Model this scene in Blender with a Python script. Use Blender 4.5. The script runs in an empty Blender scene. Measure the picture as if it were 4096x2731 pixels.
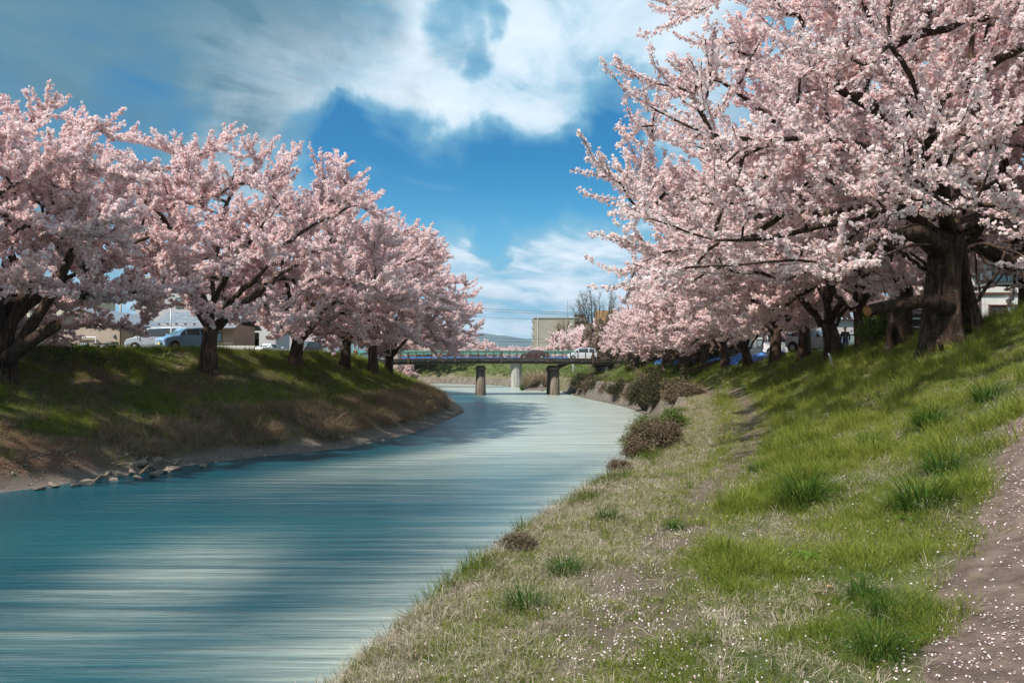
import bpy, math, random
import numpy as np
from mathutils import Vector, Matrix, Euler

# ------------------------------------------------------------------ camera
sc = bpy.context.scene
FPX, CX, CY = 3186.0, 2048.0, 1365.5
TILT = math.atan(94.0 / FPX)
cam_data = bpy.data.cameras.new('camera')
cam_data.sensor_width = 36.0
cam_data.lens = 36.0 * FPX / 4096.0
cam_data.clip_start = 0.1
cam_data.clip_end = 20000
cam = bpy.data.objects.new('camera', cam_data)
sc.collection.objects.link(cam)
cam.location = (0, 0, 0)
cam.rotation_euler = (math.pi / 2 + TILT, 0, 0)
sc.camera = cam

# ------------------------------------------------------------------ light
SUN_EL, SUN_AZ = math.radians(51), math.radians(-130)      # azimuth from +Y towards +X
sun_vec = Vector((math.sin(SUN_AZ) * math.cos(SUN_EL), math.cos(SUN_AZ) * math.cos(SUN_EL), math.sin(SUN_EL)))
sun_data = bpy.data.lights.new('sun', 'SUN')
sun_data.energy = 3.5
sun_data.angle = math.radians(1.5)
sun_data.color = (1.0, 0.95, 0.87)
sun = bpy.data.objects.new('sun', sun_data)
sc.collection.objects.link(sun)
sun.rotation_euler = (-sun_vec).to_track_quat('-Z', 'Y').to_euler()
sun.location = (-40, 10, 60)

sc.view_settings.view_transform = 'Standard'
sc.view_settings.look = 'None'
sc.view_settings.gamma = 1.0
sc.view_settings.use_curve_mapping = False
sc.view_settings.exposure = 1.02


def sky_dir(px, py):
    dx, dy = (px - CX) / FPX, (CY - py) / FPX
    f = Vector((0, math.cos(TILT), math.sin(TILT)))
    u = Vector((0, -math.sin(TILT), math.cos(TILT)))
    return (f + Vector((1, 0, 0)) * dx + u * dy).normalized()


class N:
    """small helper for node trees"""
    def __init__(self, tree):
        self.t = tree
        tree.nodes.clear()

    def new(self, kind, **kw):
        n = self.t.nodes.new(kind)
        for k, v in kw.items():
            if k.startswith('i_'):
                n.inputs[k[2:].replace('_', ' ')].default_value = v
            else:
                setattr(n, k, v)
        return n

    def put(self, sock, v):
        if isinstance(v, bpy.types.NodeSocket):
            self.t.links.new(v, sock)
        elif v is not None:
            if hasattr(sock, 'default_value') and sock.type == 'RGBA' and len(v) == 3:
                v = (*v, 1)
            sock.default_value = v

    def math(self, op, a, b=None, c=None, clamp=False):
        n = self.t.nodes.new('ShaderNodeMath'); n.operation = op; n.use_clamp = clamp
        for i, v in enumerate((a, b, c)):
            if v is not None: self.put(n.inputs[i], v)
        return n.outputs[0]

    def vmath(self, op, a, b=None):
        n = self.t.nodes.new('ShaderNodeVectorMath'); n.operation = op
        self.put(n.inputs[0], a)
        if b is not None: self.put(n.inputs[1], b)
        return n.outputs['Value'] if op in ('DOT_PRODUCT', 'LENGTH') else n.outputs[0]

    def noise(self, vec, scale, detail=4, rough=0.5, dist=0.0):
        n = self.t.nodes.new('ShaderNodeTexNoise')
        if vec is not None: self.put(n.inputs['Vector'], vec)
        n.inputs['Scale'].default_value = scale; n.inputs['Detail'].default_value = detail
        n.inputs['Roughness'].default_value = rough; n.inputs['Distortion'].default_value = dist
        return n

    def smooth(self, v, a, b, lo=0.0, hi=1.0):
        n = self.t.nodes.new('ShaderNodeMapRange'); n.interpolation_type = 'SMOOTHSTEP'
        self.put(n.inputs[0], v)
        for i, q in enumerate((a, b, lo, hi)): self.put(n.inputs[i + 1], q)
        return n.outputs[0]

    def mix(self, fac, a, b, blend='MIX'):
        n = self.t.nodes.new('ShaderNodeMix'); n.data_type = 'RGBA'; n.blend_type = blend
        self.put(n.inputs[0], fac); self.put(n.inputs[6], a); self.put(n.inputs[7], b)
        return n.outputs[2]


world = bpy.data.worlds.new('World')
sc.world = world
world.use_nodes = True


def build_sky():
    n = N(world.node_tree)
    out = n.new('ShaderNodeOutputWorld')
    bg = n.new('ShaderNodeBackground')
    bg.inputs['Strength'].default_value = 0.086
    n.t.links.new(bg.outputs[0], out.inputs[0])
    sky = n.new('ShaderNodeTexSky')
    sky.sky_type = 'NISHITA'
    sky.sun_disc = False
    sky.sun_elevation = SUN_EL
    sky.sun_rotation = SUN_AZ
    sky.air_density = 1.0
    sky.dust_density = 0.4
    sky.ozone_density = 3.0
    co = n.new('ShaderNodeTexCoord').outputs['Generated']
    sep = n.new('ShaderNodeSeparateXYZ')
    n.put(sep.inputs[0], co)
    x, y, z = sep.outputs
    zc = n.math('ADD', n.math('MAXIMUM', z, 0.0), 0.14)
    comb = n.new('ShaderNodeCombineXYZ')
    n.put(comb.inputs[0], n.math('DIVIDE', x, zc)); n.put(comb.inputs[1], n.math('DIVIDE', y, zc)); n.put(comb.inputs[2], 0.0)
    p = comb.outputs[0]
    # the cloud deck: swept, wind-drawn fields seen in perspective
    rot = n.new('ShaderNodeMapping'); rot.inputs['Rotation'].default_value = (0, 0, math.radians(-32)); rot.inputs['Scale'].default_value = (1.0, 0.62, 1)
    n.put(rot.inputs[0], p)
    warp = n.noise(rot.outputs[0], 0.9, 3, 0.5)
    wv = n.vmath('ADD', rot.outputs[0], n.vmath('MULTIPLY', n.vmath('SUBTRACT', warp.outputs['Color'], (0.5, 0.5, 0.5)), (0.7, 0.7, 0)))
    big = n.noise(wv, 1.0, 4, 0.5).outputs['Fac']
    fine = n.noise(wv, 2.6, 9, 0.58, 0.15).outputs['Fac']
    wisp = n.new('ShaderNodeMapping'); wisp.inputs['Rotation'].default_value = (0, 0, math.radians(24)); wisp.inputs['Scale'].default_value = (1.0, 2.6, 1)
    n.put(wisp.inputs[0], wv)
    wsp = n.noise(wisp.outputs[0], 2.2, 8, 0.6, 0.25).outputs['Fac']
    f = n.math('ADD', n.math('ADD', n.math('MULTIPLY', big, 0.34), n.math('MULTIPLY', fine, 0.38)), n.math('MULTIPLY', wsp, 0.28))
    # the broad gap and banks of this sky; their outlines are broken up by the cloud texture
    tex = n.noise(co, 7.0, 6, 0.6, 0.3).outputs['Color']
    cow = n.vmath('NORMALIZE', n.vmath('ADD', co, n.vmath('MULTIPLY', n.vmath('SUBTRACT', tex, (0.5, 0.5, 0.5)), (0.16, 0.16, 0.16))))

    def blob(px, py, deg):
        d = sky_dir(px, py)
        dot = n.vmath('DOT_PRODUCT', cow, tuple(d))
        return n.smooth(dot, math.cos(math.radians(deg * 1.55)), math.cos(math.radians(deg * 0.15)))

    def union(items):
        r = None
        for it in items:
            b = blob(*it)
            r = b if r is None else n.math('MAXIMUM', r, b)
        return r
    clear = union([(1400, 640, 2.6), (1560, 690, 3.4), (1740, 735, 3.4), (1930, 755, 3.4), (2120, 745, 3.4), (2300, 690, 3.2), (2450, 600, 2.8), (1960, 985, 1.5), (2540, 740, 2.4)])
    thin = union([(1905, 235, 1.5), (1790, 110, 2.0), (1960, 10, 2.6), (2060, 150, 1.3), (600, 430, 3), (1250, 640, 2.5), (2500, 420, 2.5)])
    full = union([(1350, 200, 9), (1700, 330, 5), (2250, 230, 7), (2330, 1110, 4), (2050, 1150, 4), (1100, 450, 6), (1720, 910, 1.6), (1560, 960, 3), (2250, 960, 3.0)])
    f = n.math('ADD', f, n.math('ADD', n.math('MULTIPLY', clear, -0.235), n.math('MULTIPLY', thin, -0.11)))
    f = n.math('ADD', f, n.math('MULTIPLY', full, 0.045))
    f = n.math('ADD', n.math('MULTIPLY', n.math('SUBTRACT', f, 0.45), 1.4), 0.45)
    cover = n.smooth(f, 0.20, 0.60)
    veil = n.math('MULTIPLY', n.smooth(z, 0.21, 0.03), 0.8)
    cover = n.math('MAXIMUM', cover, n.math('MULTIPLY', veil, n.smooth(n.math('ADD', fine, n.math('MULTIPLY', clear, -0.12)), 0.30, 0.56, 0.35, 1.0)))
    thick = n.noise(wv, 0.9, 6, 0.6).outputs['Fac']
    thick = n.math('ADD', thick, n.math('MULTIPLY', n.math('SUBTRACT', wsp, 0.5), 0.6))
    dark = n.smooth(thick, 0.48, 0.70)
    grey_bank = union([(-100, 60, 13), (250, -150, 13), (-300, 450, 10), (900, -250, 8)])
    dark = n.math('ADD', n.math('MULTIPLY', dark, 0.38), n.math('MULTIPLY', grey_bank, 0.95), clamp=True)
    white = n.mix(n.smooth(f, 0.44, 0.70), (1.35, 3.05, 4.15), (5.3, 5.9, 6.5))
    cloud = n.mix(dark, white, (0.55, 1.35, 1.85))
    blue = n.mix(1.0, sky.outputs[0], (0.0, 0.44, 0.62), 'MULTIPLY')
    hor = n.mix(n.smooth(z, 0.26, 0.0), blue, (1.3, 3.9, 5.6))
    col = n.mix(cover, hor, cloud)
    n.put(bg.inputs[0], col)


build_sky()

# ------------------------------------------------------------------ maths
rng = np.random.default_rng(11)


def catmull(pts, step=1.0):
    p = np.array(pts, float)
    p = np.vstack([2 * p[0] - p[1], p, 2 * p[-1] - p[-2]])
    out = []
    for i in range(1, len(p) - 2):
        n_ = max(2, int(np.linalg.norm(p[i + 1] - p[i]) / step))
        t = np.linspace(0, 1, n_, endpoint=False)[:, None]
        a, b, c, d = p[i - 1], p[i], p[i + 1], p[i + 2]
        out.append(0.5 * (2 * b + (c - a) * t + (2 * a - 5 * b + 4 * c - d) * t ** 2 + (3 * b - a - 3 * c + d) * t ** 3))
    out.append(p[-2][None])
    return np.vstack(out)


def signed_dist(x, y, line):
    """distance to a polyline, positive on its left; also the arc index"""
    x = np.asarray(x, float); y = np.asarray(y, float)
    shp = x.shape
    P = np.stack([x.ravel(), y.ravel()], 1)
    best = np.full(len(P), 1e18); sgn = np.ones(len(P)); arc = np.zeros(len(P))
    for i in range(len(line) - 1):
        a, b = line[i], line[i + 1]
        d = b - a
        L2 = d @ d
        t = np.clip(((P - a) @ d) / L2, 0, 1)
        q = P - (a + t[:, None] * d)
        d2 = (q ** 2).sum(1)
        m = d2 < best
        best[m] = d2[m]
        cr = d[0] * (P[:, 1] - a[1]) - d[1] * (P[:, 0] - a[0])
        sgn[m] = np.where(cr[m] >= 0, 1, -1)
        arc[m] = i + t[m]
    return (np.sqrt(best) * sgn).reshape(shp), arc.reshape(shp)


def hash3(ix, iy, iz, seed):
    h = (ix.astype(np.int64) * 73856093) ^ (iy.astype(np.int64) * 19349663) ^ (iz.astype(np.int64) * 83492791) ^ (seed * 2654435761)
    h = (h ^ (h >> 13)) * 1274126177
    h = h ^ (h >> 16)
    return (h & 0xFFFF) / 65535.0


def vnoise(x, y, z=None, seed=1):
    x = np.asarray(x, float); y = np.asarray(y, float)
    z = np.zeros_like(x) if z is None else np.asarray(z, float)
    ix, iy, iz = np.floor(x), np.floor(y), np.floor(z)
    fx, fy, fz = x - ix, y - iy, z - iz
    fx, fy, fz = [f * f * (3 - 2 * f) for f in (fx, fy, fz)]
    r = 0
    for dx in (0, 1):
        for dy in (0, 1):
            for dz in (0, 1):
                w = (fx if dx else 1 - fx) * (fy if dy else 1 - fy) * (fz if dz else 1 - fz)
                r = r + w * hash3(ix + dx, iy + dy, iz + dz, seed)
    return r


def fbm(x, y, seed=1, octv=3):
    r, a = 0, 0.5
    for i in range(octv):
        r = r + a * vnoise(x * 2 ** i, y * 2 ** i, seed=seed + i); a *= 0.5
    return r / (1 - 0.5 ** octv)


# ------------------------------------------------------------------ terrain
WATER_Z = -4.65
LEFT_LINE = catmull([(-62, -25), (-45, -8), (-30, 12), (-18.7, 29), (-15.3, 36), (-12.6, 40.5), (-9.0, 45), (-6.6, 55), (-5.4, 65), (-4.6, 80),
                     (-6.2, 95), (-8.8, 115), (-13, 135), (-24, 152), (-50, 172), (-95, 188), (-170, 200)], 2.0)
RIGHT_LINE = catmull([(-11, -22), (-5, -6), (-2.6, 1.5), (-1.35, 5.75), (-0.43, 9.3), (1.1, 14.1), (3.2, 20), (5.6, 29), (8.4, 41), (11.0, 52), (13.3, 65),
                      (14.4, 80), (14.0, 93), (12.2, 110), (10.8, 129), (9.2, 145), (5, 165), (-4, 186), (-18, 200), (-42, 211), (-80, 219), (-170, 232)], 2.0)


def smoothmin(a, b, k):
    h = np.clip(0.5 + 0.5 * (b - a) / k, 0, 1)
    return b + (a - b) * h - k * h * (1 - h)


def height(x, y, rough=True):
    x = np.asarray(x, float); y = np.asarray(y, float)
    dl, _ = signed_dist(x, y, LEFT_LINE)
    dr, _ = signed_dist(x, y, RIGHT_LINE); dr = -dr
    b1 = fbm(x * 0.35, y * 0.35, 5) - 0.5
    b2 = fbm(x * 1.3, y * 1.3, 9) - 0.5
    # left bank
    top = np.interp(y, [0, 50, 85, 105, 120, 145, 250], [1.1, 0.95, 0.95, 1.0, 0.75, 0.45, 0.4])
    wob = 0.5 * (fbm(x * 0.5, y * 0.5, 21) - 0.5)
    d = dl + wob
    wsh = np.interp(y, [0, 31, 40, 60], [0.4, 0.4, 1.0, 1.0])
    d = np.where(d > 0, np.where(d < 1.9 * wsh, d / wsh, d + 1.9 * (1 - wsh)), d)
    shore = np.interp(d, [-6, 0, 1.5, 1.9, 2.4], [-6.0, -4.70, -4.42, -4.1, -3.72])
    slope = smoothmin(-3.72 + np.maximum(d - 2.4, 0) * 0.46, top, 0.5)
    zl = np.where(d < 2.4, shore, slope + (b1 * 0.30 + b2 * 0.14) * np.clip((d - 2.4) / 1.5, 0, 1) * np.clip((14 - d) / 3, 0.15, 1))
    # right bank
    lip = np.where(y > 160, -2.7, -2.3)
    bench = np.interp(y, [0, 9, 20, 33, 45, 60, 80, 130, 200], [6.4, 5.0, 2.4, 3.0, 3.0, 1.6, 1.0, 1.5, 2.0])
    topr = np.interp(y, [0, 22, 33, 50, 70, 100, 200, 300], [1.3, 1.3, 1.05, 0.75, 0.45, 0.25, 0.3, 0.3])
    rise = lip + 0.1 * np.minimum(dr, bench) + np.maximum(dr - bench, 0) * 0.52
    rise = rise + 0.22 * np.exp(-((dr - bench) / 1.0) ** 2)
    zr = smoothmin(rise, topr, 0.45) + (b1 * 0.22 + b2 * 0.10) * np.clip(dr / 1.0, 0, 1) * np.clip((17 - dr) / 6, 0.1, 1)
    zr = np.where(dr < 0, np.maximum(lip + dr * np.where(y > 40, 3.2, 1.75), -6.0), zr)
    z = np.where(dr > -2.2, zr, np.where(dl > -4, zl, -6.0))
    # reed islet below the bridge
    isl = np.exp(-(((x - 4.8) / 4.2) ** 2 + ((y - 147.5) / 3.6) ** 2) ** 2)
    z = np.maximum(z, -6.0 + 2.0 * isl)
    return z


def H(x, y):
    return float(height(np.array([x]), np.array([y]))[0])


def at(px, D):
    """the point of the ground seen in column px at D metres"""
    x = (px - CX) / FPX * D
    return Vector((x, D, H(x, D)))


def spot(px, py, D):
    d = sky_dir(px, py)
    return d * (D / d.y)


def ground_hit(px, py, d0=2.5, d1=260):
    ds = np.geomspace(d0, d1, 900)
    v = sky_dir(px, py)
    xs, zs = v.x / v.y * ds, v.z / v.y * ds
    g = np.maximum(height(xs, ds), WATER_Z)
    k = np.argmax(zs <= g)
    return Vector((xs[k], ds[k], g[k]))


# ------------------------------------------------------------------ mesh helpers
def set_custom(o, label=None, cat=None, group=None, kind=None):
    if label: o['label'] = label
    if cat: o['category'] = cat
    if group: o['group'] = group
    if kind: o['kind'] = kind
    return o


def link(o, parent=None):
    sc.collection.objects.link(o)
    if parent is not None: o.parent = parent
    return o


def thing(name, label, cat, loc=(0, 0, 0), rz=0.0, group=None):
    o = bpy.data.objects.new(name, None)
    o.empty_display_size = 0.3
    o.location = loc; o.rotation_euler = (0, 0, rz)
    set_custom(o, label, cat, group)
    return link(o)


def mesh_from_arrays(name, V, F, mat=None, smooth=False, nper=None):
    """V (n,3), F (m,k) all of the same size k"""
    V = np.asarray(V, np.float32); F = np.asarray(F, np.int32)
    me = bpy.data.meshes.new(name)
    k = F.shape[1]
    me.vertices.add(len(V)); me.vertices.foreach_set('co', V.ravel())
    me.loops.add(F.size); me.loops.foreach_set('vertex_index', F.ravel())
    me.polygons.add(len(F)); me.polygons.foreach_set('loop_start', np.arange(0, F.size, k, dtype=np.int32))
    if smooth: me.polygons.foreach_set('use_smooth', np.ones(len(F), bool))
    me.update(calc_edges=True)
    if mat: me.materials.append(mat)
    return me


class MB:
    """collects simple shapes, builds ONE mesh"""
    def __init__(self):
        self.v, self.f = [], []

    def add(self, vs, fs):
        b = len(self.v)
        self.v += [tuple(q) for q in vs]
        self.f += [tuple(i + b for i in f) for f in fs]
        return self

    def box(self, c, s, rz=0.0, M=None):
        hx, hy, hz = s[0] / 2, s[1] / 2, s[2] / 2
        vs = [Vector((sx * hx, sy * hy, sz * hz)) for sz in (-1, 1) for sy in (-1, 1) for sx in (-1, 1)]
        R = M if M is not None else Matrix.Rotation(rz, 3, 'Z')
        c = Vector(c)
        return self.add([R @ q + c for q in vs], [(0, 2, 3, 1), (4, 5, 7, 6), (0, 1, 5, 4), (2, 6, 7, 3), (0, 4, 6, 2), (1, 3, 7, 5)])

    def tube(self, pts, radii, sides=8, cap=True):
        pts = [Vector(p) for p in pts]
        if not hasattr(radii, '__len__'): radii = [radii] * len(pts)
        rings = []
        up = Vector((0.13, 0.07, 1)).normalized()
        for i, p in enumerate(pts):
            t = (pts[min(i + 1, len(pts) - 1)] - pts[max(i - 1, 0)])
            t = t.normalized() if t.length > 1e-9 else Vector((0, 0, 1))
            a = t.cross(up)
            a = a.normalized() if a.length > 0.05 else t.cross(Vector((1, 0, 0))).normalized()
            b = t.cross(a)
            rings.append([p + (a * math.cos(q) + b * math.sin(q)) * radii[i] for q in [2 * math.pi * k / sides for k in range(sides)]])
        vs = [q for r in rings for q in r]
        fs = []
        for i in range(len(rings) - 1):
            for k in range(sides):
                k2 = (k + 1) % sides
                fs.append((i * sides + k, i * sides + k2, (i + 1) * sides + k2, (i + 1) * sides + k))
        if cap:
            fs.append(tuple(range(sides - 1, -1, -1)))
            fs.append(tuple((len(rings) - 1) * sides + k for k in range(sides)))
        return self.add(vs, fs)

    def cyl(self, c, r, h, sides=16, r2=None):
        c = Vector(c)
        return self.tube([c, c + Vector((0, 0, h))], [r, r if r2 is None else r2], sides)

    def prism(self, poly, axis, a, b):
        """extrude a 2-D polygon along an axis ('x','y','z') from a to b"""
        def p3(q, w):
            return {'x': (w, q[0], q[1]), 'y': (q[0], w, q[1]), 'z': (q[0], q[1], w)}[axis]
        n_ = len(poly)
        vs = [p3(q, a) for q in poly] + [p3(q, b) for q in poly]
        fs = [tuple(range(n_)), tuple(range(2 * n_ - 1, n_ - 1, -1))] + [(i, i + n_, (i + 1) % n_ + n_, (i + 1) % n_) for i in range(n_)]
        return self.add(vs, fs)

    def quad(self, a, b, c, d):
        return self.add([a, b, c, d], [(0, 1, 2, 3)])

    def mesh(self, name, mat=None, smooth=False):
        me = bpy.data.meshes.new(name)
        me.from_pydata(self.v, [], self.f)
        me.update()
        bm_fix(me)
        if smooth: me.polygons.foreach_set('use_smooth', np.ones(len(me.polygons), bool))
        if mat: me.materials.append(mat)
        return me

    def part(self, name, mat, parent=None, smooth=False, bevel=0.0):
        o = link(bpy.data.objects.new(name, self.mesh(name, mat, smooth)), parent)
        if bevel:
            m = o.modifiers.new('bevel', 'BEVEL'); m.width = bevel; m.segments = 2; m.limit_method = 'ANGLE'
        return o


def bm_fix(me):
    import bmesh
    bm = bmesh.new(); bm.from_mesh(me)
    bmesh.ops.recalc_face_normals(bm, faces=bm.faces)
    bm.to_mesh(me); bm.free()


def obj(name, me, parent=None, loc=None):
    o = bpy.data.objects.new(name, me)
    if loc is not None: o.location = loc
    return link(o, parent)


def put_attr(me, name, values, domain='POINT', typ='FLOAT'):
    a = me.attributes.new(name, typ, domain)
    key = {'FLOAT': 'value', 'FLOAT_VECTOR': 'vector', 'FLOAT_COLOR': 'color', 'INT': 'value', 'BOOLEAN': 'value'}[typ]
    a.data.foreach_set(key, np.ascontiguousarray(values).ravel())


# ------------------------------------------------------------------ materials
def principled(name):
    m = bpy.data.materials.new(name)
    m.use_nodes = True
    n = N(m.node_tree)
    out = n.new('ShaderNodeOutputMaterial')
    b = n.new('ShaderNodeBsdfPrincipled')
    n.t.links.new(b.outputs[0], out.inputs[0])
    return m, n, b, out


def mat(name, col, rough=0.7, var=0.25, scale=3.0, metal=0.0, bump=0.0, bscale=20.0, spec=0.4, stretch=(1, 1, 1), alt=None, coat=0.0):
    m, n, b, out = principled(name)
    tc = n.new('ShaderNodeTexCoord').outputs['Object']
    mp = n.new('ShaderNodeMapping'); mp.inputs['Scale'].default_value = stretch
    n.put(mp.inputs[0], tc)
    v = mp.outputs[0]
    nz = n.noise(v, scale, 6, 0.6).outputs['Fac']
    c2 = alt if alt else tuple(q * (1 - var) for q in col)
    c1 = col if alt else tuple(min(1, q * (1 + var * 0.6)) for q in col)
    n.put(b.inputs['Base Color'], n.mix(n.smooth(nz, 0.3, 0.7), c1, c2))
    b.inputs['Roughness'].default_value = rough
    b.inputs['Metallic'].default_value = metal
    b.inputs['Specular IOR Level'].default_value = spec
    if coat: b.inputs['Coat Weight'].default_value = coat
    if bump:
        bp = n.new('ShaderNodeBump'); bp.inputs['Strength'].default_value = bump; bp.inputs['Distance'].default_value = 0.05
        n.put(bp.inputs['Height'], n.noise(v, bscale, 8, 0.65).outputs['Fac'])
        n.t.links.new(bp.outputs[0], b.inputs['Normal'])
    return m


M = {}
def bark_material():
    m, n, b, out = principled('bark')
    pos = n.new('ShaderNodeTexCoord').outputs['Object']
    def mp(sc_):
        q = n.new('ShaderNodeMapping'); q.inputs['Scale'].default_value = sc_
        n.put(q.inputs[0], pos)
        return q.outputs[0]
    ridge = n.noise(mp((1, 1, 0.16)), 9, 6, 0.65, 0.6).outputs['Fac']
    band = n.noise(mp((0.5, 0.5, 4.0)), 7, 4, 0.6, 0.3).outputs['Fac']
    lich = n.noise(pos, 2.3, 6, 0.65).outputs['Fac']
    c = n.mix(n.smooth(ridge, 0.36, 0.64), (0.030, 0.018, 0.013), (0.125, 0.078, 0.052))
    c = n.mix(n.math('MULTIPLY', n.smooth(band, 0.56, 0.70), 0.55), c, (0.17, 0.12, 0.09))
    c = n.mix(n.math('MULTIPLY', n.smooth(lich, 0.56, 0.72), 0.6), c, (0.16, 0.155, 0.12))
    n.put(b.inputs['Base Color'], c)
    b.inputs['Roughness'].default_value = 0.9; b.inputs['Specular IOR Level'].default_value = 0.2
    bp = n.new('ShaderNodeBump'); bp.inputs['Strength'].default_value = 1.0; bp.inputs['Distance'].default_value = 0.16
    n.put(bp.inputs['Height'], n.math('ADD', ridge, n.math('MULTIPLY', band, 0.25)))
    n.t.links.new(bp.outputs[0], b.inputs['Normal'])
    return m


M['bark'] = bark_material()
M['cut_wood'] = mat('cut_wood', (0.42, 0.19, 0.06), 0.8, scale=8, alt=(0.22, 0.09, 0.03))
M['concrete'] = mat('concrete', (0.185, 0.155, 0.125), 0.9, scale=1.3, bump=0.3, bscale=14, alt=(0.085, 0.068, 0.052), stretch=(1, 1, 0.35))
M['pier_concrete'] = mat('pier_concrete', (0.20, 0.155, 0.12), 0.9, scale=1.4, bump=0.25, bscale=12, alt=(0.085, 0.063, 0.048), stretch=(2.2, 2.2, 0.22))
M['pale_concrete'] = mat('pale_concrete', (0.40, 0.38, 0.35), 0.9, scale=1.2, alt=(0.23, 0.21, 0.19), stretch=(2.5, 2.5, 0.15))
M['bridge_steel'] = mat('bridge_steel', (0.095, 0.066, 0.045), 0.6, scale=3, alt=(0.045, 0.031, 0.022))
M['deck_edge'] = mat('deck_edge', (0.30, 0.28, 0.25), 0.9, scale=2, alt=(0.13, 0.11, 0.09))
M['asphalt'] = mat('asphalt', (0.06, 0.06, 0.062), 0.95, scale=4)
M['green_rail'] = mat('green_rail', (0.10, 0.33, 0.26), 0.6, scale=2)
M['white_paint'] = mat('white_paint', (0.72, 0.72, 0.70), 0.6, var=0.12)
M['grey_metal'] = mat('grey_metal', (0.35, 0.36, 0.37), 0.45, metal=0.6)
M['dark_metal'] = mat('dark_metal', (0.05, 0.05, 0.055), 0.5)
M['rubber'] = mat('rubber', (0.018, 0.018, 0.018), 0.85)
M['dark_plastic'] = mat('dark_plastic', (0.025, 0.025, 0.027), 0.5)
M['glass_dark'] = mat('glass_dark', (0.035, 0.045, 0.05), 0.08, spec=0.8, var=0.1)
M['windshield'] = mat('windshield', (0.07, 0.12, 0.13), 0.06, spec=0.9, var=0.1)
M['chrome'] = mat('chrome', (0.6, 0.6, 0.62), 0.2, metal=1.0)
M['lamp_clear'] = mat('lamp_clear', (0.65, 0.68, 0.7), 0.12, spec=0.8)
M['lamp_red'] = mat('lamp_red', (0.42, 0.02, 0.02), 0.2, spec=0.7)
M['plate_yellow'] = mat('plate_yellow', (0.62, 0.5, 0.2), 0.6)
M['plate_white'] = mat('plate_white', (0.7, 0.7, 0.68), 0.6)
M['blue_paint'] = mat('blue_paint', (0.20, 0.37, 0.60), 0.3, var=0.06, coat=0.6, spec=0.5)
M['silver_paint'] = mat('silver_paint', (0.47, 0.50, 0.55), 0.32, var=0.06, metal=0.35, coat=0.5)
M['white_car_paint'] = mat('white_car_paint', (0.74, 0.75, 0.76), 0.28, var=0.05, coat=0.6)
M['red_paint'] = mat('red_paint', (0.28, 0.035, 0.045), 0.3, var=0.06, coat=0.6)
M['maroon_paint'] = mat('maroon_paint', (0.075, 0.035, 0.035), 0.3, var=0.06, coat=0.6)
M['black_paint'] = mat('black_paint', (0.05, 0.04, 0.045), 0.3, var=0.06, coat=0.6)
M['beige_wall'] = mat('beige_wall', (0.40, 0.315, 0.25), 0.85, var=0.08, scale=1.0)
M['cream_wall'] = mat('cream_wall', (0.50, 0.46, 0.36), 0.85, var=0.08, scale=1.0)
M['taupe_wall'] = mat('taupe_wall', (0.36, 0.32, 0.26), 0.9, scale=0.25, alt=(0.30, 0.265, 0.21))
M['orange_wall'] = mat('orange_wall', (0.45, 0.26, 0.12), 0.9, scale=0.4, var=0.15)
M['grey_wall'] = mat('grey_wall', (0.46, 0.43, 0.44), 0.9, scale=0.4, var=0.10)
M['mauve_wall'] = mat('mauve_wall', (0.46, 0.40, 0.43), 0.9, scale=0.6, var=0.08)
M['white_wall'] = mat('white_wall', (0.62, 0.60, 0.56), 0.85, scale=0.7, var=0.08, bump=0.1, bscale=30)
M['brown_trim'] = mat('brown_trim', (0.09, 0.05, 0.035), 0.7)
M['slate_roof'] = mat('slate_roof', (0.20, 0.23, 0.27), 0.7, scale=2)
M['dark_open'] = mat('dark_open', (0.035, 0.03, 0.03), 0.9)
M['pane'] = mat('pane', (0.20, 0.25, 0.26), 0.1, spec=0.7, var=0.3, scale=0.8)
M['curtain_pane'] = mat('curtain_pane', (0.42, 0.44, 0.47), 0.25, spec=0.6, var=0.15)
M['tarp'] = mat('tarp', (0.05, 0.19, 0.52), 0.45, scale=3, var=0.3, bump=0.5, bscale=5)
M['white_plastic'] = mat('white_plastic', (0.75, 0.76, 0.78), 0.4, var=0.06)
M['wood_step'] = mat('wood_step', (0.24, 0.11, 0.065), 0.85, scale=4, alt=(0.12, 0.055, 0.035))
M['rock'] = mat('rock', (0.30, 0.24, 0.185), 0.9, scale=2.5, bump=0.6, bscale=7, alt=(0.13, 0.10, 0.08))
M['driftwood'] = mat('driftwood', (0.30, 0.22, 0.15), 0.9, scale=4, alt=(0.15, 0.10, 0.065))
M['skin'] = mat('skin', (0.45, 0.27, 0.19), 0.6, var=0.05)
M['hair'] = mat('hair', (0.018, 0.014, 0.012), 0.6)
M['navy_cloth'] = mat('navy_cloth', (0.03, 0.028, 0.05), 0.9)
M['black_cloth'] = mat('black_cloth', (0.022, 0.020, 0.019), 0.9)
M['brown_cloth'] = mat('brown_cloth', (0.055, 0.038, 0.026), 0.9)
M['denim'] = mat('denim', (0.06, 0.09, 0.15), 0.9)
M['crimson_cloth'] = mat('crimson_cloth', (0.32, 0.03, 0.045), 0.8)
M['tan_cloth'] = mat('tan_cloth', (0.33, 0.28, 0.20), 0.9)
M['grey_cloth'] = mat('grey_cloth', (0.35, 0.36, 0.38), 0.9)
M['pink_cloth'] = mat('pink_cloth', (0.62, 0.12, 0.17), 0.8)
M['hill'] = mat('hill', (0.05, 0.075, 0.05), 0.95, scale=0.004, var=0.3)
M['teal_tarp'] = mat('teal_tarp', (0.05, 0.36, 0.30), 0.5)
# ------------------------------------------------------------------ ground sheet
def axis_steps(stops):
    """stops: [(start, step), ..., (end, None)]"""
    out = []
    for (a, s), (b, _) in zip(stops[:-1], stops[1:]):
        n_ = max(1, int(round((b - a) / s)))
        out += list(np.linspace(a, b, n_, endpoint=False))
    out.append(stops[-1][0])
    return np.array(out)


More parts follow.
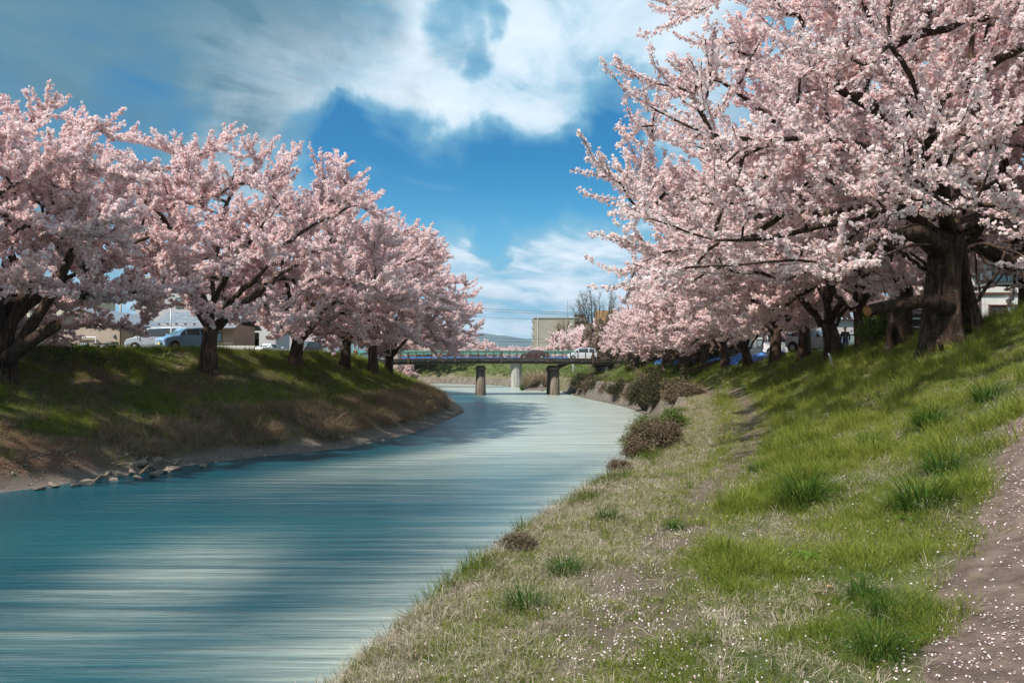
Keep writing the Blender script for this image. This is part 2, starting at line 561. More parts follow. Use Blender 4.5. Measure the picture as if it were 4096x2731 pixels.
DIRT_PATH = catmull([tuple(ground_hit(*p))[:2] for p in [(4190, 2690), (4190, 2500), (4195, 2300), (4215, 2100), (4235, 1930), (4240, 1800)]] + [(8.6, 11.9), (10.4, 13.2), (12.6, 14.2), (16, 15)], 0.4)
DIRT_PATH = np.vstack([np.array([[1.6, -6.0], [2.2, -1.0], [2.7, 2.5]]), DIRT_PATH])
TRAIL = catmull([tuple(ground_hit(*p))[:2] for p in [(2480, 2640), (2560, 2400), (2700, 2150), (2850, 1950), (2980, 1800), (3010, 1700), (2975, 1610), (2930, 1560)]] + [(12.6, 50), (14.3, 60), (15.6, 75)], 0.6)


def path_amounts(x, y):
    d1 = np.abs(signed_dist(x, y, DIRT_PATH)[0])
    d2 = np.abs(signed_dist(x, y, TRAIL)[0])
    w = 0.35 * (fbm(x * 1.5, y * 1.5, 31) - 0.5)
    return np.clip((0.92 - d1 + w) / 0.45, 0, 1), np.clip((0.62 - d2 + w * 1.5) / 0.5, 0, 1)


def make_ground():
    xs = axis_steps([(-4000, 800), (-800, 120), (-200, 20), (-80, 3), (-38, 0.55), (-3.5, 0.28), (14, 0.55), (24, 1.5), (60, 12), (180, 100), (780, 700), (4280, None)])
    ys = axis_steps([(-300, 60), (-60, 8), (-10, 0.6), (2.4, 0.25), (26, 0.4), (60, 0.8), (130, 1.6), (235, 6), (320, 40), (800, 400), (5600, None)])
    X, Y = np.meshgrid(xs, ys)
    Z = height(X, Y)
    far = np.clip((np.hypot(X, Y - 60) - 300) / 400, 0, 1)
    Z = np.where(far > 0, Z * (1 - far) + 0.2 * far, Z)
    nx, ny = len(xs), len(ys)
    idx = np.arange(nx * ny).reshape(ny, nx)
    F = np.stack([idx[:-1, :-1], idx[:-1, 1:], idx[1:, 1:], idx[1:, :-1]], -1).reshape(-1, 4)
    dl, _ = signed_dist(X, Y, LEFT_LINE)
    dr, _ = signed_dist(X, Y, RIGHT_LINE); dr = -dr
    p1, p2 = path_amounts(X, Y)
    n1 = fbm(X * 0.22, Y * 0.22, 41, 4); n2 = fbm(X * 0.9, Y * 0.9, 51, 4)
    # bare soil: paths, the eroded foot of the left bank, patches under the left trees
    left = dl > 0
    foot = np.clip(1 - np.abs(dl - 2.6) / 2.4, 0, 1) * np.clip((62 - Y) / 25, 0.15, 1)
    soil = np.where(left, np.maximum(foot * (0.4 + n2), np.clip((n1 - 0.40) * 5.0, 0, 1) * np.clip((64 - Y) / 20, 0.15, 1)), 0)
    soil = np.maximum(soil, np.maximum(p1, p2 * 0.85))
    gravel = np.where(left, np.clip((1.9 * np.interp(Y, [0, 31, 40, 60], [0.4, 0.4, 1.0, 1.0]) - dl) / 0.4, 0, 1), np.where(dr > -3, 0, 1))
    lvtop = np.where(left & (dl > 14.2) & (dl < 20), 1.0, 0.0)
    straw = np.where(left, np.clip((n2 - 0.45) * 3, 0, 1) * 0.7 + foot * 0.5, np.clip(1.0 - (dr - 1.4) / 2.2, 0, 1) * 0.8 + np.clip((n2 - 0.5) * 4, 0, 1) * 0.5)
    me = mesh_from_arrays('ground', np.stack([X, Y, Z], -1).reshape(-1, 3), F, None, True)
    put_attr(me, 'soil', np.clip(soil, 0, 1).ravel().astype(np.float32))
    put_attr(me, 'gravel', np.clip(gravel, 0, 1).ravel().astype(np.float32))
    put_attr(me, 'straw', np.clip(straw, 0, 1).ravel().astype(np.float32))
    put_attr(me, 'clay', np.where(left, np.clip((60 - Y) / 30, 0, 1), 0).ravel().astype(np.float32))
    put_attr(me, 'yard', lvtop.ravel().astype(np.float32))
    m, n, b, out = principled('earth_and_turf')

    def attr(nm):
        a = n.new('ShaderNodeAttribute'); a.attribute_name = nm
        return a.outputs['Fac']
    pos = n.new('ShaderNodeTexCoord').outputs['Object']
    fine = n.noise(pos, 5.5, 8, 0.7).outputs['Fac']
    mid = n.noise(pos, 1.1, 6, 0.6).outputs['Fac']
    grit = n.noise(pos, 38, 5, 0.7).outputs['Fac']
    turf = n.mix(n.smooth(mid, 0.35, 0.65), (0.055, 0.080, 0.020), (0.092, 0.112, 0.034))
    turf = n.mix(n.smooth(fine, 0.48, 0.72), turf, (0.085, 0.068, 0.040))
    dry = n.mix(n.smooth(fine, 0.35, 0.65), (0.235, 0.195, 0.135), (0.115, 0.092, 0.06))
    c = n.mix(n.math('MULTIPLY', attr('straw'), n.smooth(mid, 0.3, 0.55)), turf, dry)
    brown = n.mix(n.smooth(grit, 0.35, 0.7), (0.165, 0.122, 0.098), (0.078, 0.056, 0.044))
    clay = n.mix(n.smooth(fine, 0.35, 0.65), (0.15, 0.080, 0.046), (0.065, 0.040, 0.027))
    c = n.mix(n.math('MULTIPLY', attr('soil'), n.smooth(mid, 0.18, 0.45)), c, n.mix(attr('clay'), brown, clay))
    gv = n.new('ShaderNodeTexVoronoi'); gv.inputs['Scale'].default_value = 14
    n.put(gv.inputs['Vector'], pos)
    gcol = n.mix(n.smooth(grit, 0.3, 0.7), (0.20, 0.17, 0.145), (0.085, 0.07, 0.06))
    c = n.mix(attr('gravel'), c, gcol)
    c = n.mix(attr('yard'), c, n.mix(n.smooth(fine, 0.3, 0.7), (0.26, 0.24, 0.215), (0.16, 0.145, 0.125)))
    n.put(b.inputs['Base Color'], c)
    b.inputs['Roughness'].default_value = 0.95
    b.inputs['Specular IOR Level'].default_value = 0.15
    bp = n.new('ShaderNodeBump'); bp.inputs['Strength'].default_value = 0.9; bp.inputs['Distance'].default_value = 0.06
    n.put(bp.inputs['Height'], n.math('ADD', fine, n.math('MULTIPLY', grit, 0.35)))
    n.t.links.new(bp.outputs[0], b.inputs['Normal'])
    me.materials.append(m)
    o = obj('ground', me)
    set_custom(o, 'grassy flood banks and level ground along the winding river', kind='structure')
    return o


ground = make_ground()


def ribbon(name, line, half, lift, material, label, sink=0.03):
    """a sheet that follows the ground along a line, its edges dipping into the turf"""
    line = np.asarray(line)
    t = np.gradient(line, axis=0); t /= np.linalg.norm(t, axis=1)[:, None]
    nrm = np.stack([-t[:, 1], t[:, 0]], 1)
    cols = np.linspace(-1, 1, 9)
    V, rows = [], []
    for i in range(len(line)):
        wv = half * (1 + 0.28 * (vnoise(np.array([i * 0.35]), np.array([3.0]), seed=61)[0] - 0.5))
        q = line[i][None] + nrm[i][None] * (cols[:, None] * wv)
        z = height(q[:, 0], q[:, 1]) + np.where(np.abs(cols) > 0.85, -sink, lift)
        V.append(np.column_stack([q, z]))
    V = np.vstack(V)
    m_ = len(cols)
    idx = np.arange(len(V)).reshape(-1, m_)
    F = np.stack([idx[:-1, :-1], idx[:-1, 1:], idx[1:, 1:], idx[1:, :-1]], -1).reshape(-1, 4)
    me = mesh_from_arrays(name, V, F, material, True)
    o = obj(name, me)
    return set_custom(o, label, kind='structure')


M['path_soil'] = mat('path_soil', (0.185, 0.135, 0.112), 0.95, scale=5, bump=0.8, bscale=16, alt=(0.095, 0.068, 0.055), spec=0.15)
ribbon('dirt_path', np.array([p for p in catmull(DIRT_PATH, 0.35)]), 0.80, 0.02, M['path_soil'], 'bare earth footpath climbing the right bank, strewn with petals')

# ------------------------------------------------------------------ water
def make_water():
    me = bpy.data.meshes.new('river')
    xs = axis_steps([(-175, 4), (-40, 1), (22, None)]); ys = axis_steps([(-35, 2), (0, 0.8), (100, 3), (240, None)])
    X, Y = np.meshgrid(xs, ys)
    idx = np.arange(X.size).reshape(X.shape)
    F = np.stack([idx[:-1, :-1], idx[:-1, 1:], idx[1:, 1:], idx[1:, :-1]], -1).reshape(-1, 4)
    me = mesh_from_arrays('river', np.stack([X, Y, np.full_like(X, WATER_Z)], -1).reshape(-1, 3), F, None, True)
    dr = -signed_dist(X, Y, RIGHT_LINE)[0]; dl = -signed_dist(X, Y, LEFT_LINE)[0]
    sky_sheen = 0.95 * np.exp(-np.maximum(-dr - 0.6, 0) / 3.4) * np.clip(1.25 - np.abs(Y - 22) / 60, 0.25, 1)  # mask of the painted sky reflection, strongest along the right bank
    sky_sheen = np.maximum(sky_sheen, 0.55 * np.clip((Y - 20) / 26, 0, 1) * np.clip((dl - 1.0) / 6, 0, 1))
    sky_sheen = np.maximum(sky_sheen, 0.36 * np.exp(-((X + 7.5) / 3.2) ** 2 - ((Y - 17.5) / 6.5) ** 2))
    sky_sheen = sky_sheen * np.clip((dl - 0.3) / 5, 0, 1)
    put_attr(me, 'sky_sheen', sky_sheen.ravel().astype(np.float32))
    m, n, b, out = principled('river_water')
    pos = n.new('ShaderNodeTexCoord').outputs['Object']
    # wave bands that also streak the painted sheen, long across the stream
    def mp(sx, sy, rz=0.0):
        q = n.new('ShaderNodeMapping'); q.inputs['Scale'].default_value = (sx, sy, 1); q.inputs['Rotation'].default_value = (0, 0, rz)
        n.put(q.inputs[0], pos)
        return q.outputs[0]
    streak = n.noise(mp(0.16, 2.6, 0.03), 1.0, 5, 0.62, 0.2).outputs['Fac']
    ripple = n.noise(mp(0.55, 5.5, -0.05), 1.0, 4, 0.6, 0.2).outputs['Fac']
    swell = n.noise(mp(0.05, 0.22, 0.1), 1.0, 3, 0.5).outputs['Fac']
    murk = n.noise(mp(0.05, 0.12, 0.5), 1.0, 3, 0.5).outputs['Fac']
    b.inputs['Roughness'].default_value = 0.24
    b.inputs['IOR'].default_value = 1.33
    b.inputs['Specular IOR Level'].default_value = 0.5
    # pale sky sheen painted into the water colour: right side, midstream, left patch
    sa = n.new('ShaderNodeAttribute'); sa.attribute_name = 'sky_sheen'
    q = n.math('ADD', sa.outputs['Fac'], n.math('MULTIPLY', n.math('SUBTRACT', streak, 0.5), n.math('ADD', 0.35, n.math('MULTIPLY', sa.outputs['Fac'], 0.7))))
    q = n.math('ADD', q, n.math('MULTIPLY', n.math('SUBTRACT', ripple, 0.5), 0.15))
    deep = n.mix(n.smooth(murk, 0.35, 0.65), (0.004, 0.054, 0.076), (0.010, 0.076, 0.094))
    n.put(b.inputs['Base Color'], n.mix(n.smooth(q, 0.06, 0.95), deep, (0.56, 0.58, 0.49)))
    bp = n.new('ShaderNodeBump'); bp.inputs['Strength'].default_value = 1.0; bp.inputs['Distance'].default_value = 0.16
    h = n.math('ADD', n.math('ADD', n.math('MULTIPLY', streak, 0.75), n.math('MULTIPLY', ripple, 0.28)), n.math('MULTIPLY', swell, 1.2))
    n.put(bp.inputs['Height'], h)
    n.t.links.new(bp.outputs[0], b.inputs['Normal'])
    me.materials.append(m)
    o = obj('river', me)
    set_custom(o, 'smooth teal river winding away under the bridge', kind='structure')


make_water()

# ------------------------------------------------------------------ distant hills
def make_hills():
    xs = np.linspace(-5200, 5200, 240); D = 6000.0
    ridge = 135 + 190 * fbm(xs / 900 + 7.3, xs * 0 + 2.1, 71, 5) ** 1.4
    V, F = [], []
    for x, h in zip(xs, ridge):
        V += [(x, D - 500, -5), (x, D - 250, h * 0.45), (x, D, h), (x, D + 700, -5)]
    for i in range(len(xs) - 1):
        for k in range(3):
            a = i * 4 + k
            F.append((a, a + 4, a + 5, a + 1))
    me = mesh_from_arrays('distant_hills', V, F, M['hill'], True)
    set_custom(obj('distant_hills', me), 'low blue mountain ridge far beyond the town', kind='structure')


make_hills()


def make_haze():
    m = bpy.data.materials.new('haze'); m.use_nodes = True
    n = N(m.node_tree)
    out = n.new('ShaderNodeOutputMaterial')
    v = n.new('ShaderNodeVolumePrincipled')
    v.inputs['Color'].default_value = (0.62, 0.80, 1.0, 1)
    v.inputs['Density'].default_value = 0.0001
    v.inputs['Anisotropy'].default_value = 0.2
    n.t.links.new(v.outputs[0], out.inputs['Volume'])
    o = MB().box((0, 3200, 195), (10900, 7400, 404)).part('haze', m)
    set_custom(o, 'thin blue haze in the air over the valley', kind='stuff')
    return o


make_haze()
# ------------------------------------------------------------------ blossom material
def leaf_material(name, cols, trans, rough=0.7, attrname='tint', tw=0.42):
    """thin petals or leaves: diffuse and light passing through, colour varied piece by piece"""
    m = bpy.data.materials.new(name); m.use_nodes = True
    n = N(m.node_tree)
    out = n.new('ShaderNodeOutputMaterial')
    a = n.new('ShaderNodeAttribute'); a.attribute_name = attrname
    r = n.new('ShaderNodeValToRGB')
    el = r.color_ramp.elements
    el[0].position = 0.0; el[0].color = (*cols[0], 1)
    el[1].position = 1.0; el[1].color = (*cols[-1], 1)
    for i, c in enumerate(cols[1:-1]):
        e = el.new((i + 1) / (len(cols) - 1)); e.color = (*c, 1)
    n.put(r.inputs[0], a.outputs['Fac'])
    d = n.new('ShaderNodeBsdfDiffuse'); d.inputs['Roughness'].default_value = rough
    n.put(d.inputs['Color'], r.outputs[0])
    t = n.new('ShaderNodeBsdfTranslucent')
    n.put(t.inputs['Color'], n.mix(1.0, r.outputs[0], trans, 'MULTIPLY'))
    mx = n.new('ShaderNodeMixShader'); mx.inputs[0].default_value = tw
    n.t.links.new(d.outputs[0], mx.inputs[1]); n.t.links.new(t.outputs[0], mx.inputs[2])
    n.t.links.new(mx.outputs[0], out.inputs[0])
    return m


M['blossom'] = leaf_material('blossom', [(0.68, 0.44, 0.44), (0.88, 0.75, 0.745), (0.93, 0.855, 0.845), (0.96, 0.915, 0.90)], (1.0, 0.89, 0.88), tw=0.52)
M['fading_blossom'] = leaf_material('fading_blossom', [(0.16, 0.10, 0.07), (0.30, 0.22, 0.17), (0.40, 0.32, 0.25), (0.50, 0.42, 0.36)], (1.0, 0.85, 0.75))
M['bud_twigs'] = leaf_material('bud_twigs', [(0.14, 0.10, 0.06), (0.24, 0.18, 0.10), (0.30, 0.24, 0.13)], (1.0, 0.9, 0.7))


def unit(v):
    return v / (np.linalg.norm(v, axis=-1, keepdims=True) + 1e-9)


class Skeleton:
    """branch paths that fill a crown volume; every path starts on an older one"""
    def __init__(self, seed):
        self.r = np.random.default_rng(seed)
        self.pos, self.par, self.lev, self.limb = [], [], [], []
        self.paths = []            # (level, limb id, [node indices], parent index)

    def path(self, pts, level, limb, parent=-1):
        ids = []
        p = parent
        for q in pts:
            self.pos.append(np.asarray(q, float)); self.par.append(p); self.lev.append(level); self.limb.append(limb)
            p = len(self.pos) - 1
            ids.append(p)
        self.paths.append((level, limb, ids, parent))
        return ids

    def curve(self, a, c, b, step, jit):
        L = np.linalg.norm(b - a)
        k = max(2, int(L / step))
        t = np.linspace(0, 1, k + 1)[1:, None]
        q = (1 - t) ** 2 * a + 2 * t * (1 - t) * c + t ** 2 * b
        w = np.cumsum(self.r.normal(0, jit * step, (k, 3)), 0)
        w = w - t * w[-1] * 0.6
        return q + w

    def nearest(self, q, maxlev, inward=None):
        P = np.array(self.pos); lv = np.array(self.lev)
        d = np.linalg.norm(P - q, axis=1)
        d = d + np.where(lv > maxlev, 1e9, 0) + np.where(lv == 0, 1.2, 0)
        if inward is not None:       # prefer nodes nearer the trunk than the target
            d = d + 0.9 * np.maximum(0, np.linalg.norm(P - inward, axis=1) - np.linalg.norm(q - inward) + 0.2)
        i = int(np.argmin(d))
        return i, float(np.linalg.norm(P[i] - q))


def in_crown(r, n_, C, R, lo, zmin, gaps=0.42, gscale=0.62, seed=3):
    """points of the crown volume, thinned by noise so the crown has clumps and holes"""
    out = []
    while len(out) < n_:
        u = unit(r.normal(size=(n_ * 3, 3))) * (lo + (1 - lo) * r.random((n_ * 3, 1)) ** 0.6)
        q = C + u * R
        keep = (q[:, 2] > zmin(q)) & (vnoise(q[:, 0] * gscale, q[:, 1] * gscale, q[:, 2] * gscale * 2.6, seed) > gaps)
        out += list(q[keep])
    return out[:n_]


def cherry_skeleton(seed, C, R, fork, limbs, n2, n3, zmin, tip=0.011, trunk_r=0.42, trunk=None, droop=0.0, twiglen=1.7, gaps=0.42, upshoot=0.25, limb_z=(0.05, 0.75)):
    S = Skeleton(seed); r = S.r
    C = np.array(C, float); R = np.array(R, float)
    fork = np.array(fork, float)
    tp = trunk if trunk is not None else [np.array([0, 0, -0.5]), fork * 0.35 + np.array([0.05, 0, 0]), fork * 0.7, fork]
    tr = S.path(tp, 0, -1)
    if isinstance(limbs, int):
        k = limbs; limbs = []
        for i in range(k):
            az = 2 * math.pi * (i + r.uniform(-0.28, 0.28)) / k
            el = r.uniform(*limb_z)
            e = C + R * 0.86 * np.array([math.cos(az) * math.cos(el), math.sin(az) * math.cos(el), math.sin(el)])
            s = fork + np.array([math.cos(az), math.sin(az), 0]) * 0.12 - np.array([0, 0, r.uniform(0, 0.5)])
            c = s + (e - s) * np.array([0.32, 0.32, 0.62])
            limbs.append(S.curve(s, c, e, 0.5, 0.16))
        e = C + R * np.array([r.uniform(-.2, .2), r.uniform(-.2, .2), 0.85])
        limbs.append(S.curve(fork, fork + (e - fork) * np.array([.2, .2, .5]), e, 0.5, 0.16))
    for i, pts in enumerate(limbs):
        pts = np.array(pts, float)
        T = np.array(tp)
        j = tr[int(np.argmin(np.linalg.norm(T - pts[0], axis=1)))]
        S.path(pts, 1, i, j)
    centre = fork
    for t in sorted(in_crown(r, n2, C, R, 0.42, zmin, gaps, seed=seed + 3), key=lambda v: np.linalg.norm(v - centre)):
        i, d = S.nearest(t, 2, centre)
        if d < 0.4: continue
        p0 = S.pos[i]
        p1 = p0 + (t - p0) * min(1.0, 4.4 / d)
        L = np.linalg.norm(p1 - p0)
        c_ = (p0 + p1) / 2 + np.array([0, 0, (0.16 - droop) * L * 0.5]) + r.normal(0, 0.07 * L, 3)
        S.path(S.curve(p0, c_, p1 - np.array([0, 0, droop * L * 0.5]), 0.36, 0.20), 2, max(S.limb[i], 0), i)
    # flat fans of flowering twigs, set left and right along the branches and ending in a leader
    for lev, limb, ids, par in list(S.paths):
        if lev not in (1, 2): continue
        k0 = int(len(ids) * (0.45 if lev == 1 else 0.12))
        flip = 1 if r.random() < 0.5 else -1
        for j in range(k0, len(ids)):
            here = S.pos[ids[j]]
            prev = S.pos[ids[j - 1]] if j > 0 else (S.pos[par] if par >= 0 else here - np.array([0, 0, 1]))
            d = unit(here - prev)
            side = np.cross(d, [0, 0, 1.0]); side = unit(side + 1e-6)
            u = j / max(1, len(ids) - 1)
            for q in range(n3 if lev == 2 else max(1, n3 - 1)):
                flip = -flip
                if here[2] < zmin(here[None])[0] - 0.5: continue
                L = twiglen * r.uniform(0.45, 1.1) * (1.05 - 0.45 * u)
                outw = unit(here - C) * np.array([1, 1, 0.5])
                dd = unit(d * r.uniform(0.55, 1.0) + side * flip * r.uniform(0.45, 1.0) + outw * 0.35 + np.array([0, 0, r.normal(upshoot, 0.28)]))
                e = here + dd * L - np.array([0, 0, droop * L])
                m = here + dd * L * 0.5 + np.array([0, 0, -0.06 * L if droop == 0 else 0.1 * L])
                S.path(S.curve(here, m, e, 0.32, 0.12), 3, limb, ids[j])
        e = S.pos[ids[-1]]
        d = unit(e - S.pos[ids[-2]] if len(ids) > 1 else e - C)
        L = twiglen * r.uniform(0.5, 0.9)
        S.path(S.curve(e, e + d * L * 0.5, e + d * L + np.array([0, 0, (0.15 - droop) * L]), 0.32, 0.12), 3, limb, ids[-1])
    # radii by the pipe rule
    n_ = len(S.pos)
    w = np.zeros(n_)
    child = np.zeros(n_, bool)
    for i, p in enumerate(S.par):
        if p >= 0: child[p] = True
    w[~child] = 1
    for i in range(n_ - 1, -1, -1):
        if S.par[i] >= 0: w[S.par[i]] += w[i]
    k = math.log(max(w[0], 2)) / math.log(trunk_r / tip)
    S.rad = tip * np.maximum(w, 1) ** (1.0 / k)
    return S


def trunk_mesh(mb, pts, rad, seed, sides=16, flare=0.75):
    """a ridged, flared bole"""
    r = np.random.default_rng(seed)
    ph = r.uniform(0, 6.28, 4)
    P = catmull(pts, 0.22)
    arc = np.r_[0, np.cumsum(np.linalg.norm(np.diff(P, axis=0), axis=1))]
    L = arc[-1]
    V = []
    for p, s in zip(P, arc):
        t = s / L
        base = np.interp(t, [0, 1], rad)
        fl = 1 + flare * math.exp(-s / 0.55)
        for k in range(sides):
            a = 2 * math.pi * k / sides
            rid = 1 + (0.10 + 0.16 * math.exp(-s / 0.8)) * math.sin(3 * a + ph[0] + s * 0.4) + 0.06 * math.sin(5 * a + ph[1] - s * 0.7) + 0.05 * math.sin(8 * a + ph[2] + 2 * s)
            V.append((p[0] + math.cos(a) * base * fl * rid, p[1] + math.sin(a) * base * fl * rid, p[2]))
    F = []
    m_ = len(P)
    for i in range(m_ - 1):
        for k in range(sides):
            F.append((i * sides + k, i * sides + (k + 1) % sides, (i + 1) * sides + (k + 1) % sides, (i + 1) * sides + k))
    F.append(tuple((m_ - 1) * sides + k for k in range(sides)))
    mb.add(V, F)


def branch_meshes(S, minrad=0.0, levels=(1, 2, 3)):
    """per limb: one mesh of the limb and everything growing on it"""
    res = {}
    for lev, limb, ids, par in S.paths:
        if lev not in levels: continue
        mb = res.setdefault(limb, MB())
        pts = ([S.pos[par]] if par >= 0 else []) + [S.pos[i] for i in ids]
        rad = [min(S.rad[par], S.rad[ids[0]] * 1.25)] if par >= 0 else []
        rad += [S.rad[i] for i in ids]
        rad = [max(q, minrad) for q in rad]
        mb.tube(pts, rad, {1: 8, 2: 5, 3: 3}[lev], cap=(lev == 1))
    return res


def blossom_points(S, r, spacing, spread, shoots=0.5):
    """places of the flower heads: along the twigs and the thin ends of branches, plus straight young shoots"""
    pts = []
    for lev, limb, ids, par in S.paths:
        if lev < 2: continue
        q = np.array(([S.pos[par]] if par >= 0 else []) + [S.pos[i] for i in ids])
        if lev == 2:
            q = q[len(q) // 2:]
        if lev == 3 and r.random() < shoots:
            d = unit(q[-1] - q[-2]) + np.array([0, 0, 0.35]) + r.normal(0, 0.2, 3)
            q = np.vstack([q, q[-1] + unit(d) * r.uniform(0.25, 0.75)])
        for a, b in zip(q[:-1], q[1:]):
            L = np.linalg.norm(b - a)
            k = max(1, int(round(L / spacing + r.random() - 0.5)))
            t = r.random((k, 1))
            pts.append(a + (b - a) * t + r.normal(0, spread, (k, 3)))
    return np.vstack(pts)


def cluster_mesh(name, P, rad, k, r, mat_, seed=5, tone=0.0, flat=0.62):
    """each flower head: k bent petals round a centre"""
    n_ = len(P)
    o = unit(r.normal(size=(n_, k, 3)))
    size = rad * r.uniform(0.7, 1.25, (n_, 1, 1))
    c = P[:, None, :] + o * size * flat
    nrm = unit(o + r.normal(0, 0.35, (n_, k, 3)))
    a = unit(np.cross(nrm, unit(r.normal(size=(n_, k, 3)))))
    b = np.cross(nrm, a)
    s = size * 0.72
    lift = nrm * s * 0.35
    V = np.stack([c + a * s + lift * r.uniform(-1, 1, (n_, k, 1)), c + b * s, c - a * s + lift * r.uniform(-1, 1, (n_, k, 1)), c - b * s], 2).reshape(-1, 3)
    F = np.arange(len(V), dtype=np.int32).reshape(-1, 4)
    me = mesh_from_arrays(name, V, F, mat_)
    base = r.beta(2.6, 1.7, n_) + 0.35 * (vnoise(P[:, 0] * 0.7, P[:, 1] * 0.7, P[:, 2] * 0.7, seed) - 0.5)
    t = np.clip(base[:, None] + r.normal(0, 0.16, (n_, k)) - np.where(r.random((n_, k)) < 0.10, 0.5, 0) + tone, 0, 1)
    put_attr(me, 'tint', t.reshape(-1).astype(np.float32), 'FACE')
    return me


class TreeKind:
    """the meshes of one tree, built once; stand() sets up a tree from them"""
    def __init__(self, seed, C, R, fork, limbs, n2, n3, zmin, heads, head_r, petals, trunk_r=0.42, trunk=None, mat_='blossom', shoots=0.5, tone=0.0, **kw):
        S = cherry_skeleton(seed, C, R, fork, limbs, n2, n3, zmin, trunk_r=trunk_r, trunk=trunk, **kw)
        r = np.random.default_rng(seed + 77)
        mb = MB()
        tpts = [S.pos[i] for i in S.paths[0][2]]
        trunk_mesh(mb, tpts, (trunk_r, trunk_r * 0.86), seed)
        self.trunk = mb.mesh('trunk', M['bark'], True)
        self.limbs = [q.mesh('limb', M['bark'], True) for _, q in sorted(branch_meshes(S).items())]
        spread = head_r * 0.75
        tw = [ids for lev, _, ids, _ in S.paths if lev >= 2]
        total = sum(len(i) for i in tw) * 0.31
        P = blossom_points(S, r, max(0.02, total / heads), spread, shoots)
        self.crown = cluster_mesh('crown', P, head_r, petals, r, M[mat_], seed, tone)
        self.S = S

    def stand(self, name, label, loc, rz=0.0, s=1.0, group=None, cat='tree', crown=True, sz=None):
        t = thing(name, label, cat, loc, rz, group)
        t.scale = (s, s, sz or s)
        obj('trunk', self.trunk, t)
        for l in self.limbs: obj('limb', l, t)
        if crown: obj('crown', self.crown, t)
        return t


def flat_bottom(z0, rise=0.0):
    return lambda q: z0 + rise * np.maximum(0, 5.0 - np.hypot(q[:, 0], q[:, 1]))


def shade_bottom(q):
    """low over the water, high over the road"""
    return 3.4 - 1.5 * np.clip((q[:, 0] - 0.5) / 4.0, 0, 1) + 0.25 * np.maximum(0, 4.5 - np.hypot(q[:, 0], q[:, 1]))


LEFT_GROUP = 'cherry trees along the left bank'
RIGHT_GROUP = 'cherry trees along the right bank'
FAR_GROUP = 'cherry trees beyond the bridge'

# three grown cherry trees that lean over the water (towards +x of their own axes)
kinds = []
for sd, C, R, fork in ((101, (1.6, 0.0, 6.6), (9.0, 8.2, 6.4), (0.3, 0, 2.3)), (202, (1.9, 0.3, 6.9), (9.4, 8.0, 6.6), (0.1, 0.2, 2.7)), (303, (1.4, -0.3, 6.4), (8.8, 8.4, 6.3), (0.4, -0.1, 1.9))):
    kinds.append(TreeKind(sd, C, R, fork, 6, 175, 2, shade_bottom, 50000, 0.080, 4, trunk_r=0.45, gaps=0.44, twiglen=1.3))
far_kind = [TreeKind(sd, (0.8, 0, 5.6), (7.5, 7.2, 5.2), (0.2, 0, 2.0), 5, 62, 1, flat_bottom(1.8, 0.2), 7500, 0.22, 4, trunk_r=0.4) for sd in (404, 505)]
weeping = TreeKind(606, (0.5, 0, 5.4), (5.6, 5.6, 4.6), (0.2, 0, 2.4), 6, 75, 1, flat_bottom(0.9, 0.0), 9000, 0.17, 4, trunk_r=0.32, mat_='fading_blossom', droop=0.75, upshoot=-0.2, shoots=0.1, twiglen=2.4)


def base_at(px, py, D=None):
    return ground_hit(px, py) if D is None else at(px, D)


left_trees = [
    (-420, 1560, None, 2, 0.95, 2.4, 'cherry tree beyond the left border, only its boughs reaching into the photo'),
    (15, 1530, None, 0, 0.98, 2.2, 'large leaning cherry tree with a broken limb, at the left edge of the photo'),
    (830, 1490, None, 1, 0.98, -0.2, 'cherry tree with a forked trunk standing in front of the pale blue car'),
    (1165, 1468, None, 2, 1.02, 0.35, 'cherry tree with one long limb reaching right, just right of the white saloon car'),
    (1380, 1478, None, 0, 1.02, -1.1, 'cherry tree beside the walker with the red shoulder bag'),
    (1492, 1496, None, 1, 1.0, 1.0, 'cherry tree with twin slanting stems, next past the walker towards the bridge'),
    (1552, 1494, None, 2, 0.98, -0.6, 'cherry tree fourth from the bridge on the left bank, trunk swollen at the foot'),
    (1600, 1480, None, 0, 0.95, 0.8, 'cherry tree third from the bridge on the left bank'),
    (1650, 1482, None, 1, 0.95, 0.15, 'cherry tree second from the bridge on the left bank, low bough over grass'),
    (1712, 1480, None, 2, 1.18, -0.1, 'cherry tree nearest the bridge on the left bank, blossom covering the rail'),
]
for px, py, D, k, s, rz, lab in left_trees:
    p = base_at(px, py, D)
    kinds[k].stand('cherry_tree', lab, p - Vector((0, 0, 0.15)), rz, s * 1.08, LEFT_GROUP, 'cherry tree', sz={-420: 1.12, 15: 1.08, 830: 1.08, 1165: 1.06, 1380: 1.08, 1492: 1.02, 1552: 1.0, 1600: 0.98, 1650: 0.92, 1712: 0.92}[px])

